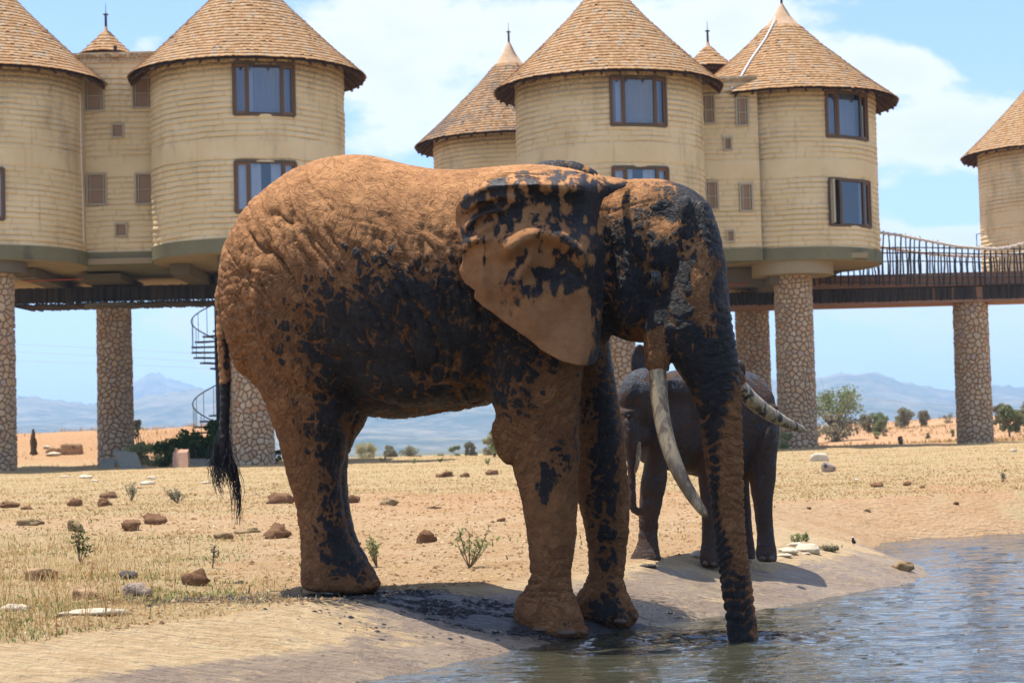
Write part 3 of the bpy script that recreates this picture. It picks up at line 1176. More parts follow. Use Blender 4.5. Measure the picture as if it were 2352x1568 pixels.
def link_block(B, xa, xb, y0, z, zpar, wins, seed, deep=4.2, shift=0.0):
    holes = []
    for (x0, x1, za, zb, two) in wins:
        holes.append((x0 - xa, x1 - xa, za, zb))
    bag_wall(B, lambda S, out: (xa + S, y0 - out), 0, xb - xa, .035, z['band'] - .02, zpar, holes, [(z['m0'], z['m1'])], seed, top_dark_h=.3)
    mb = MB()
    zc0, zc1 = z['band'], zpar
    xm, hx = (xa + xb) / 2, (xb - xa) / 2
    mb.box((xm, y0 + deep / 2 + .35, zpar - .15), (hx, 0, 0), (0, deep / 2, 0), (0, 0, .12))
    mb.box((xm, y0 + .12, zpar - .02), (hx, 0, 0), (0, .13, 0), (0, 0, .06))
    mb.build('parapet', M_WALL, B)
    mb = MB()
    mb.box((xm, y0 + deep, (zc0 + zc1) / 2 - .2), (hx, 0, 0), (0, .1, 0), (0, 0, (zc1 - zc0) / 2))
    mb.box((xm, y0 + .30, (zc0 + zc1) / 2 - .3), (hx, 0, 0), (0, .04, 0), (0, 0, (zc1 - zc0) / 2 - .3))
    mb.build('inner_wall', M_ROOM, B)
    mb = MB()
    mb.box((xm, y0 + deep / 2 - .1, (z['slab'] + z['band']) / 2 + .004), (hx, 0, 0), (0, deep / 2, 0), (0, 0, (z['band'] - z['slab']) / 2 + .002))
    mb.build('green_band', M_GREEN, B)
    n_ = np.array([0, -1.0, 0])
    for (x0, x1, za, zb, two) in wins:
        mb = MB()
        e = .058
        for (p, q) in (((x0 + e / 2, za + e), (x0 + e / 2, zb - e)), ((x1 - e / 2, za + e), (x1 - e / 2, zb - e)), ((x0, za + e / 2), (x1, za + e / 2)), ((x0, zb - e / 2), (x1, zb - e / 2))):
            bar(mb, (p[0], y0 - .045, p[1]), (q[0], y0 - .045, q[1]), e, .09, n_)
        win = mb.build('window', M_LFRAME, B)
        if two:
            mb = MB()
            zm = za + (zb - za) * .48
            bar(mb, (x0 + e, y0 - .05, zm), (x1 - e, y0 - .05, zm), .028, .05, n_)
            for (p, q) in (((x0 + e * 2, za + e), (x0 + e * 2, zb - e)), ((x1 - e * 2, za + e), (x1 - e * 2, zb - e))):
                bar(mb, (p[0], y0 - .035, p[1]), (q[0], y0 - .035, q[1]), .03, .05, n_)
            mb.build('glazing_bar', M_LFRAME, win)
        mk('pane', [(x0 + e, y0 - .02, za + e), (x1 - e, y0 - .02, za + e), (x1 - e, y0 - .02, zb - e), (x0 + e, y0 - .02, zb - e)], [(0, 1, 2, 3)], M_GAUZE, win)


def wpx(x0, y0_, x1, y1_, Y, two=True):
    xm, ym = (x0 + x1) / 2, (y0_ + y1_) / 2
    return (float(P(x0, ym, Y)[0]), float(P(x1, ym, Y)[0]), level(xm, y1_, Y), level(xm, y0_, Y), two)


link_block(LB, xa, xb, yl, Lz, zpar, [wpx(193, 181, 241, 257, yl), wpx(303, 177, 350, 250, yl), wpx(256, 284, 286, 318, yl, False),
                                      wpx(199, 398, 247, 472, yl), wpx(310, 397, 357, 471, yl), wpx(264, 512, 294, 545, yl, False)], 31)
# vent pipe on the parapet
mb = MB()
q = P(265, 123, yl - .05)
mb.tube([q + [0, 0, -.02], q + [0, 0, .24]], .06, 12)
mb.build('vent_pipe', M_IRON, LB)
mb = MB()
mb.box(q + [0.02, -.06, -.06], (.09, 0, 0), (0, .09, 0), (0, 0, .06))
mb.build('vent_box', M_CAP, LB)
# cable down the joint
mb = MB()
mb.tube([P(184, 215, 61.0), P(186, 330, 61.0), P(187, 380, 60.98), P(190, 460, 61.0), P(192, 560, 61.0)], .008, 5)
mb.build('cable', M_CURT, LB)
# small stair turret roof behind the block
c = tower_at(244, 110, 65.5)
roof(LB, c, level(244, 128, 65.5), .86, 1.02, 0, seed=5)
# underside: deck between the towers, haunches and beams
mb = MB()
zs = Lz['slab']
mb.box(((L1[0] + L2[0]) / 2, 67.0, zs + .13), ((L2[0] - L1[0]) / 2 + 2.6, 0, 0), (0, 4.9, 0), (0, 0, .09))
mb.build('deck_slab', M_UNDER, LB)
for (px_, yb, w2, d2, z_) in ((255, 66.0, .7, 2.0, .10), (455, 65.5, .3, 3.6, .16), (120, 65.5, .3, 3.6, .14)):
    mb = MB()
    p = P(px_, 620, yb)
    mb.box((p[0], yb, zs - .12 - z_ * .5), (w2, 0, 0), (0, d2, 0), (0, 0, z_))
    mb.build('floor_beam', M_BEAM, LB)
# pillars
for (px_, pyt, pyb, Yp, wpx_, n_, sd_) in ((-4, 640, 1078, 60.2, 78, 60, 41), (584, 640, 1078, 60.2, 88, 110, 43), (568, 640, 1066, 66.5, 80, 20, 44)):
    t_ = P(px_, 640, Yp)
    zt = Lz['slab'] - .35
    b_ = P(px_, pyb, Yp)
    R_ = wpx_ / 2 / FPX * Yp
    pillar(LB, (b_[0], Yp, zt), (b_[0], Yp, b_[2] - .05), R_, n_, sd_)
    mb = MB()
    slab_disc(mb, (b_[0], Yp), R_ + .42, zt - .02, Lz['slab'] - .02, 40)
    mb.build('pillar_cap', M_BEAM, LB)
b_ = P(267, 1062, 66.4)
R_ = 76 / 2 / FPX * 66.4
zt = level(262, 706, 66.4)
pillar(LB, (b_[0], 66.4, zt), (b_[0], 66.4, b_[2] - .05), R_, 110, 45)
mb = MB()
slab_disc(mb, (b_[0], 66.4), R_ + .42, zt - .01, zt + .10, 40)
mb.build('pillar_cap', M_BEAM, LB)

# ================================================================== middle and right lodge
RB = 3.02
RBd = thing('lodge_building', (P(1610, 600, 68)[0], 69.0, 1.0), 'pale twin-tower lodge on stone pillars above the bull\'s head, joined to the footbridge', 'building',
            'stilted lodges with conical shingle roofs')
YC, YR = 65.0, 68.4
CT = tower_at(1401, 330, YC)
RT = tower_at(1806, 330, YR)
Cz = dict(slab=0, band=0, m0=level(1400, 369, YC - 3.05), m1=level(1400, 331, YC - 3.05), eave=level(1400, 161, YC - 3.7))
Rz = dict(slab=level(1850, 595, YR - 3.05), band=level(1850, 567, YR - 3.05), m0=level(1850, 400, YR - 3.05), m1=level(1850, 366, YR - 3.05), eave=level(1812, 203, YR - 3.7))
Cz['slab'], Cz['band'] = Rz['slab'], Rz['band']
ac = ang_for(CT, RB, 1470, YC - 2.9)
wu_ = (level(1470, 286, YC - 2.9), level(1470, 179, YC - 2.9))
wl_ = (level(1476, 494, YC - 2.9), level(1476, 386, YC - 2.9))
lodge_tower(RBd, CT, Cz, [(ac, wu_[0], wu_[1], 1.78, ([(-.2, .9), (-1, 1, 1)], [(-1, 1, 1)], [(-1, 1, 1)]), False),
                          (ac, wl_[0], wl_[1], 1.78, ([(-1, 1)], [(-1, -.5), (.2, .95)], [(-1, 1)]), False)], (-1.7, 1.65), 23, re=3.74, nobj=170, front=(-1.1, 1.1))
ar = ang_for(RT, RB, 1951, YR - 2.2)
wu_ = (level(1950, 318, YR - 2.2), level(1950, 217, YR - 2.2))
wl_ = (level(1956, 519, YR - 2.2), level(1956, 418, YR - 2.2))
rr_obj = lodge_tower(RBd, RT, Rz, [(ar, wu_[0], wu_[1], 1.85, ([(-1, 1, 1)], [(-1, 1, 1)], []), False),
                                   (ar, wl_[0], wl_[1], 1.85, ([], [], [(-1, 1)]), True)], (-.75, 1.75), 24, re=3.84, vs=.86, nobj=130, front=(-.6, 1.2))
# pale repair line running down the right roof
mb = MB()
pts = []
for t in np.linspace(0, 1, 14):
    kk_ = 3.84 / 3.72
    ir = np.interp(t, [0, 1], [3.3, .12])
    rr2 = 3.84 - ir * kk_
    zz = Rz['eave'] + np.interp(ir, [a for a, b in PROF], [b for a, b in PROF]) * .86 * kk_
    an = -.62 + .12 * math.sin(t * 9) * .1
    pts.append((RT[0] + (rr2 + .05) * math.sin(an), RT[1] - (rr2 + .05) * math.cos(an), zz + .06))
mb.tube(pts, .028, 6)
mb.build('white_flashing', M_CURT, rr_obj)
yr = 65.4
xa, xb = float(P(1600, 400, yr)[0]), float(P(1745, 400, yr)[0])
link_block(RBd, xa, xb, yr, Rz, level(1680, 178, yr), [wpx(1612, 217, 1643, 286, yr), wpx(1689, 224, 1720, 291, yr), wpx(1661, 315, 1682, 347, yr, False),
                                                       wpx(1620, 416, 1651, 483, yr), wpx(1698, 421, 1730, 487, yr), wpx(1668, 528, 1688, 557, yr, False)], 32)
c = tower_at(1627, 140, 71.5)
roof(RBd, c, level(1627, 160, 71.5), .95, .95, 0, seed=6)
mb = MB()
zs = Rz['slab']
mb.box(((CT[0] + RT[0]) / 2, 71.0, zs + .13), ((RT[0] - CT[0]) / 2 + 2.2, 0, 0), (0, 5.2, 0), (0, 0, .09))
mb.build('deck_slab', M_UNDER, RBd)
for (px_, pyb, Yp, wpx_, n_, sd_) in ((1834, 1033, 66.8, 83, 130, 51), (1737, 1033, 72.5, 74, 80, 52), (1424, 1040, 66.3, 80, 60, 53), (1648, 1033, 76.5, 70, 20, 54)):
    b_ = P(px_, pyb, Yp)
    R_ = wpx_ / 2 / FPX * Yp
    zt = zs - .42
    pillar(RBd, (b_[0], Yp, zt), (b_[0], Yp, b_[2] - .1), R_, n_, sd_)
    mb = MB()
    slab_disc(mb, (b_[0], Yp), R_ + .75, zt - .02, zs - .02, 44)
    mb.build('pillar_cap', M_UNDER, RBd)
for (px_, yb, w2, d2, z_) in ((1760, 70, .35, 3.6, .35), (1690, 67.9, 1.3, .3, .3)):
    mb = MB()
    p = P(px_, 640, yb)
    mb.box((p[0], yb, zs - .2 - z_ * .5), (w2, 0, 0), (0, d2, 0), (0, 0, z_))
    mb.build('floor_beam', M_BEAM, RBd)

# ================================================================== tower behind, and the far right tower
BK = tower_at(1175, 340, 78)
Bt = thing('round_tower_building', (BK[0], 78, 1.0), 'shaded round tower with a spired dark shingle cone, seen behind the middle lodge', 'building')
bz = dict(slab=level(1170, 700, 74.9), band=level(1170, 660, 74.9), m0=level(1130, 420, 74.9), m1=level(1130, 388, 74.9), eave=level(1170, 302, 74.3))
bag_wall(Bt, circle_fn(BK, RB), -1.6 * RB, 1.2 * RB, .04, bz['m0'] - 1.2, bz['eave'] + .3, [], [(bz['m0'], bz['m1'])], 25)
roof(Bt, BK, bz['eave'], 3.78, 1.0, 300, front=(-1.3, .5), seed=9, material=M_SHING_D)
mb = MB()
mb.lathe((BK[0], BK[1], 0), [(.01, bz['slab']), (RB - .03, bz['slab']), (RB - .03, bz['eave'] + .2)], 64)
mb.build('wall', M_WALL, Bt, smooth=False)
FR_ = tower_at(2412, 450, 86)
Ft = thing('round_tower_building', (FR_[0], 86, 1.0), 'round bag-walled tower cut off by the right edge of the photo, beyond the footbridge', 'building')
fz = dict(slab=level(2352, 640, 83) + 1.2, band=level(2352, 640, 83), m0=level(2352, 505, 83), m1=level(2352, 478, 83), eave=level(2352, 331, 82.4))
bag_wall(Ft, circle_fn(FR_, RB), -1.6 * RB, 1.2 * RB, .04, fz['slab'] - 1.2, fz['eave'] + .3, [], [(fz['m0'], fz['m1'])], 26)
roof(Ft, FR_, fz['eave'], 3.7, 1.05, 300, front=(-1.3, 0), seed=10)
mb = MB()
mb.lathe((FR_[0], FR_[1], 0), [(.01, fz['slab'] - 1.2), (RB - .03, fz['slab'] - 1.2), (RB - .03, fz['eave'] + .2)], 64)
mb.build('wall', M_WALL, Ft, smooth=False)
for a_ in (-.6, .9):
    px_, py_ = FR_[0] + 1.0 + .8 * a_, FR_[1] + 1.2 * a_
    pillar(Ft, (px_, py_, fz['slab'] - 1.2), (px_, py_, float(ground_z(px_, py_)) - .1), .5, 0, 60 + int(a_ * 3))
for a_ in (.35, 1.45):
    px_, py_ = BK[0] + 1.1 * a_, BK[1] + .5 * a_
    pillar(Bt, (px_, py_, bz['slab']), (px_, py_, float(ground_z(px_, py_)) - .1), .5, 0, 70 + int(a_ * 3))

# ================================================================== raised walkway under the left lodge
WK = thing('raised_walkway', (P(270, 690, 66.8)[0], 67.2, 1.0), 'raised walkway clad in dark upright logs, passing under the left lodge', 'walkway')


def cladding(parent, A, Bp, ztop_, zbot, pitch, seed, n_objs, gaps=(), r=.028):
    rs = np.random.RandomState(seed)
    A, Bp = np.array(A, float), np.array(Bp, float)
    L = np.linalg.norm(Bp - A)
    n_ = int(L / pitch)
    rest = MB()
    for k in range(n_):
        t = (k + .5) / n_
        if any(a < t < b for a, b in gaps):
            continue
        p = A + (Bp - A) * t
        zt, zb = ztop_ - rs.uniform(0, .03), zbot - rs.uniform(0, .05)
        lean = rs.uniform(-.012, .012)
        mb = MB()
        mb.tube([p + [-lean, 0, zb], p + [lean, rs.uniform(-.01, .01), zt]], [r * rs.uniform(.85, 1.05), r * rs.uniform(.8, 1.05)], 6)
        if k < n_objs:
            mb.build('cladding_log', M_LOG, parent)
        else:
            rest.add(mb.V, mb.F)
    if rest.V:
        rest.build('cladding_log', M_LOG, parent, kind='stuff')


xA, xB = float(P(24, 690, 66)[0]), float(P(545, 690, 66)[0])
zt_, zb_ = level(270, 656, 66), level(270, 692, 66)
cladding(WK, (xA, 66, 0), (xB, 66, 0), zt_, zb_, .062, 81, 300, r=.034)
mb = MB()
mb.box(((xA + xB) / 2, 67.0, zt_ - .1), ((xB - xA) / 2, 0, 0), (0, .9, 0), (0, 0, .08))
mb.box(((xA + xB) / 2, 66.15, (zt_ + zb_) / 2), ((xB - xA) / 2, 0, 0), (0, .08, 0), (0, 0, (zt_ - zb_) / 2 - .03))
mb.build('deck', M_LOG, WK)
rs = np.random.RandomState(4)
for k in range(60):
    x = xA + (xB - xA) * (k + .5) / 60 + rs.uniform(-.03, .03)
    mb = MB()
    mb.tube([(x, 65.98 + rs.uniform(-.08, .02), zb_ - .06 + rs.uniform(-.02, .02)), (x + .12, 68.1, zb_ - .06 + rs.uniform(-.02, .02))], rs.uniform(.04, .055), 6)
    mb.build('floor_log', M_LOG, WK)

# ================================================================== footbridge on the right
YB = 70.0
FB = thing('footbridge', (P(2200, 640, YB)[0], YB, 1.0), 'rustic footbridge railed with black poles and pale rope, leading right from the lodge', 'bridge')
xA, xB = float(P(1672, 690, YB)[0]), float(P(2480, 690, YB)[0])
xD = float(P(1858, 640, YB)[0])
zt_, zb_ = level(2100, 660, YB), level(2100, 689, YB)
cladding(FB, (xA, YB, 0), (xB, YB, 0), zt_, zb_, .048, 82, 240, gaps=((.583, .589), (.635, .645), (.707, .725), (.845, .85), (.875, .88)), r=.026)
ztd = level(2100, 629, YB)
mb = MB()
mb.box(((xD + xB) / 2, YB + 1.0, (ztd + zt_) / 2 + .02), ((xB - xD) / 2, 0, 0), (0, .9, 0), (0, 0, (ztd - zt_) / 2))
mb.build('side_beam', M_PINK, FB)
mb = MB()
mb.box(((xA + xB) / 2, YB + 1.0, (zt_ + zb_) / 2 + .0), ((xB - xA) / 2, 0, 0), (0, .92, 0), (0, 0, (zt_ - zb_) / 2 - .02))
mb.box(((xA + xB) / 2, YB + 1.0, zb_ - .06), ((xB - xA) / 2, 0, 0), (0, 1.0, 0), (0, 0, .05))
mb.build('deck', M_PINK, FB)
rs = np.random.RandomState(6)
nearr = [(1860, 575), (2023, 535), (2060, 539), (2120, 551), (2160, 559), (2200, 566), (2250, 570), (2290, 572), (2320, 568), (2352, 559), (2420, 545), (2480, 530)]
farr = [(1860, 575), (2023, 567), (2070, 574), (2120, 581), (2170, 586), (2230, 589), (2300, 588), (2352, 580), (2420, 570), (2480, 555)]
for row, (rope, Yr, z_low) in enumerate(((nearr, YB - .12, 657), (farr, YB + 2.1, 650))):
    rp = np.array(rope, float)
    x = 1868.0 if row == 0 else 1990.0
    while x < 2470:
        ry = np.interp(x, rp[:, 0], rp[:, 1])
        top = P(x, ry - 5 + rs.uniform(-2, 2), Yr)
        if x < 2020:
            top = P(x, 600 + rs.uniform(-4, 4) if row == 0 else 610, Yr)
        bot = P(x + rs.uniform(-3, 3) + 2, z_low - rs.uniform(0, 4), Yr)
        mid = (top + bot) / 2 + np.array([rs.uniform(-.05, .05), rs.uniform(-.03, .03), 0])
        mb = MB()
        r0 = rs.uniform(.026, .036)
        mb.tube([bot, mid * .5 + bot * .5 + [rs.uniform(-.02, .02), 0, 0], mid, mid * .5 + top * .5 + [rs.uniform(-.02, .02), 0, 0], top], [r0 * 1.15, r0 * 1.1, r0, r0 * .9, r0 * .8], 7)
        po = mb.build('pole', M_POLE, FB)
        if x >= 2020:
            kn = P(x, ry, Yr)
            m2 = MB()
            m2.tube([kn + [-.05, -.02, .02], kn + [-.02, -.055, .0], kn + [.03, -.055, -.02], kn + [.05, -.0, -.035]], [.045, .06, .06, .045], 6)
            m2.build('rope_knot', M_ROPE, po)
        x += rs.uniform(9.5, 15.5)
    mb = MB()
    pts = [P(a, np.interp(a, rp[:, 0], rp[:, 1]) + (1.2 * math.sin(a * .4)), Yr) + [0, -.03, 0] for a in np.arange(2000, 2480, 6)]
    mb.tube(pts, .045, 7)
    mb.build('rope_rail', M_ROPE, FB, smooth=True)
    for py_ in ((569, 581) if row == 0 else (600,)):
        mb = MB()
        mb.tube([P(a, py_ + 1.0 * math.sin(a * .02) + (a - 2020) * .006, Yr + .03) for a in np.arange(2004, 2480, 40)], .022, 6)
        mb.build('hand_rail', M_POLE, FB)
    if row == 0:
        for py_ in (634, 649):
            mb = MB()
            mb.tube([P(a, py_ + (a - 2020) * .002, Yr + .04) for a in np.arange(1880, 2480, 40)], .022, 6)
            mb.build('lower_rail', M_POLE, FB)
mb = MB()
q0, q1, q2 = P(2244, 575, YB + 2.2), P(2243, 538, YB + 2.2), P(2262, 536, YB + 2.2)
mb.tube([q0, q1, q2], .02, 6)
mb.build('lamp_bracket', M_POLE, FB)
b_ = P(2241, 1028, YB + .8)
zt = zb_ - .1
R_ = 76 / 2 / FPX * (YB + .8)
t_ = P(2225, 695, YB + .8)
pillar(FB, (b_[0], YB + .8, zt), (b_[0], YB + .8, b_[2] - .08), R_, 250, 55, cell=.19)
# ================================================================== elephants
def superloft(sections, n=28, p=2.3):
    """sections: list of (centre, axis_a, axis_b); closed tube with rounded cross sections"""
    V, F = [], []
    for (c, a, b) in sections:
        for k in range(n):
            t = 2 * math.pi * k / n
            ct, st = math.cos(t), math.sin(t)
            u = abs(ct) ** (2 / p) * (1 if ct >= 0 else -1)
            v = abs(st) ** (2 / p) * (1 if st >= 0 else -1)
            V.append(np.array(c) + np.array(a) * u + np.array(b) * v)
    m = len(sections)
    for i in range(m - 1):
        for k in range(n):
            k2 = (k + 1) % n
            F.append((i * n + k, i * n + k2, (i + 1) * n + k2, (i + 1) * n + k))
    c0, c1 = len(V), len(V) + 1
    V.append(np.mean(V[:n], axis=0))
    V.append(np.mean(V[(m - 1) * n:m * n], axis=0))
    for k in range(n):
        k2 = (k + 1) % n
        F.append((c0, k2, k))
        F.append((c1, (m - 1) * n + k, (m - 1) * n + k2))
    # consistent outward orientation
    V = np.array(V)
    vol = 0.0
    for f in F:
        for j in range(1, len(f) - 1):
            vol += np.dot(V[f[0]], np.cross(V[f[j]], V[f[j + 1]]))
    if vol < 0:
        F = [tuple(reversed(f)) for f in F]
    return V, F


def resample(rows, n):
    rows = np.array(rows, float)
    t = np.concatenate([[0], np.cumsum(np.hypot(*(np.diff((rows[:, :2]), axis=0).T)))])
    # catmull-like smoothing through cubic hermite (monotone enough for outlines)
    tt = np.linspace(0, t[-1], n)
    out = []
    for c in range(rows.shape[1]):
        y = rows[:, c]
        d = np.gradient(y, t)
        i = np.clip(np.searchsorted(t, tt) - 1, 0, len(t) - 2)
        h = t[i + 1] - t[i]
        s = (tt - t[i]) / h
        out.append((2 * s ** 3 - 3 * s ** 2 + 1) * y[i] + (s ** 3 - 2 * s ** 2 + s) * h * d[i] + (-2 * s ** 3 + 3 * s ** 2) * y[i + 1] + (s ** 3 - s ** 2) * h * d[i + 1])
    return np.array(out).T


def loft_x(rows, n=40, p=2.3):
    """rows: (px, top, bottom, depth, half_width) -> sections along the body"""
    R = resample(rows, n)
    return superloft([((P(x, t, Y) + P(x, b, Y)) / 2, (P(x, t, Y) - P(x, b, Y)) / 2, (0, hw, 0)) for x, t, b, Y, hw in R], 36, p)


def loft_y(rows, n=30, p=2.2):
    """rows: (py, left, right, depth, half_depth) -> sections down a limb"""
    R = resample(rows, n)
    return superloft([((P(l, y, Y) + P(r, y, Y)) / 2, (P(r, y, Y) - P(l, y, Y)) / 2, (0, hd, 0)) for y, l, r, Y, hd in R], 28, p)


def loft_c(rows, n=30, p=2.0, squash=1.0):
    """rows: (px, py, radius_px, depth, half_depth): limb along any line in the side view"""
    R = resample(rows, n)
    secs = []
    for i in range(len(R)):
        a, b = R[max(0, i - 1)], R[min(len(R) - 1, i + 1)]
        t = np.array([b[0] - a[0], b[1] - a[1]])
        t /= np.linalg.norm(t) + 1e-9
        x, y, r, Y, hd = R[i]
        nx, ny = -t[1], t[0]
        c = P(x, y, Y)
        secs.append((c, P(x + nx * r, y + ny * r, Y) - c, (0, hd, 0)))
    return superloft(secs, 24, p)


def ellipsoid(px, py, Y, rx, ry, hy, rot=0):
    c = P(px, py, Y)
    ex = P(px + 1, py, Y) - c
    ey = P(px, py + 1, Y) - c
    n1, n2 = 20, 14
    V, F = [], []
    cr, sr = math.cos(rot), math.sin(rot)
    for i in range(n2 + 1):
        ph = math.pi * i / n2
        for k in range(n1):
            th = 2 * math.pi * k / n1
            a, b, d = math.sin(ph) * math.cos(th) * rx, math.cos(ph) * ry, math.sin(ph) * math.sin(th) * hy
            V.append(c + ex * (a * cr - b * sr) + ey * (a * sr + b * cr) + np.array([0, d, 0]))
    for i in range(n2):
        for k in range(n1):
            k2 = (k + 1) % n1
            F.append((i * n1 + k, i * n1 + k2, (i + 1) * n1 + k2, (i + 1) * n1 + k))
    V = np.array(V)
    vol = sum(np.dot(V[f[0]], np.cross(V[f[1]], V[f[2]])) + np.dot(V[f[0]], np.cross(V[f[2]], V[f[3]])) for f in F)
    if vol < 0:
        F = [tuple(reversed(f)) for f in F]
    return V, F


def sheet(outline, depth_fn, thick, step=9):
    """a leaf-like sheet with an outline in the side view and a relief given by depth_fn(px, py)"""
    from mathutils.geometry import delaunay_2d_cdt
    o = np.array(outline, float)
    pts = []
    for i in range(len(o)):
        a, b = o[i], o[(i + 1) % len(o)]
        n_ = max(1, int(np.hypot(*(b - a)) / step))
        for k in range(n_):
            pts.append(a + (b - a) * k / n_)
    nb_ = len(pts)
    poly = np.array(pts)

    def inside(x, y):
        c = False
        j = len(poly) - 1
        for i in range(len(poly)):
            if (poly[i, 1] > y) != (poly[j, 1] > y) and x < (poly[j, 0] - poly[i, 0]) * (y - poly[i, 1]) / (poly[j, 1] - poly[i, 1]) + poly[i, 0]:
                c = not c
            j = i
        return c
    inner = []
    for x in np.arange(poly[:, 0].min(), poly[:, 0].max(), step):
        for y in np.arange(poly[:, 1].min(), poly[:, 1].max(), step):
            if inside(x, y) and np.min(np.hypot(poly[:, 0] - x, poly[:, 1] - y)) > step * .6:
                inner.append((x, y))
    allp = [Vector((float(a), float(b))) for a, b in list(poly) + inner]
    res = delaunay_2d_cdt(allp, [(i, (i + 1) % nb_) for i in range(nb_)], [list(range(nb_))], 1, 1e-6)
    vs, fs = res[0], res[2]
    vs = np.array([(v.x, v.y) for v in vs])
    Y = depth_fn(vs[:, 0], vs[:, 1])
    dist = np.array([np.min(np.hypot(poly[:, 0] - x, poly[:, 1] - y)) for x, y in vs])
    th = thick * (.45 + .55 * np.clip(dist / 18, 0, 1))
    A = np.array([P(x, y, d) for (x, y), d in zip(vs, Y)])
    B = np.array([P(x, y, d + t) for (x, y), d, t in zip(vs, Y, th)])
    V = np.concatenate([A, B])
    n_ = len(vs)
    F = [tuple(f) for f in fs] + [tuple(i + n_ for i in reversed(f)) for f in fs]
    cnt = {}
    for f in fs:
        for i in range(len(f)):
            e = (f[i], f[(i + 1) % len(f)])
            cnt[e] = cnt.get(e, 0) + 1
    for (a, b) in list(cnt):
        if (b, a) not in cnt:
            F.append((b, a, a + n_, b + n_))
    vol = 0
    for f in F:
        for j in range(1, len(f) - 1):
            vol += np.dot(V[f[0]], np.cross(V[f[j]], V[f[j + 1]]))
    if vol < 0:
        F = [tuple(reversed(f)) for f in F]
    return V, F


def fuse(name, shapes, voxel, smooth_it):
    """one continuous skin over all the shapes"""
    mb = MB()
    for V, F in shapes:
        mb.add(V, F)
    me = bpy.data.meshes.new(name)
    fill(me, np.array(mb.V), mb.F)
    o = bpy.data.objects.new(name, me)
    COL.objects.link(o)
    r = o.modifiers.new('r', 'REMESH')
    r.mode = 'VOXEL'
    r.voxel_size = voxel
    s = o.modifiers.new('s', 'SMOOTH')
    s.factor = .5
    s.iterations = smooth_it
    dg = bpy.context.evaluated_depsgraph_get()
    dg.update()
    m2 = bpy.data.meshes.new_from_object(o.evaluated_get(dg))
    bpy.data.objects.remove(o)
    n_ = len(m2.vertices)
    co = np.empty(n_ * 3, np.float32)
    m2.vertices.foreach_get('co', co)
    no = np.empty(n_ * 3, np.float32)
    m2.vertices.foreach_get('normal', no)
    return m2, co.reshape(-1, 3).astype(float), no.reshape(-1, 3).astype(float)


def ridged(x, y, z, o=3, g=.5):
    r, a, s = 0, 1, 1
    for i in range(o):
        r = r + a * (1 - np.abs(fbm(np.asarray(x) * s + i * 7, np.asarray(y) * s, np.asarray(z) * s, 1)) * 2.4)
        a *= g
        s *= 2.1
    return r


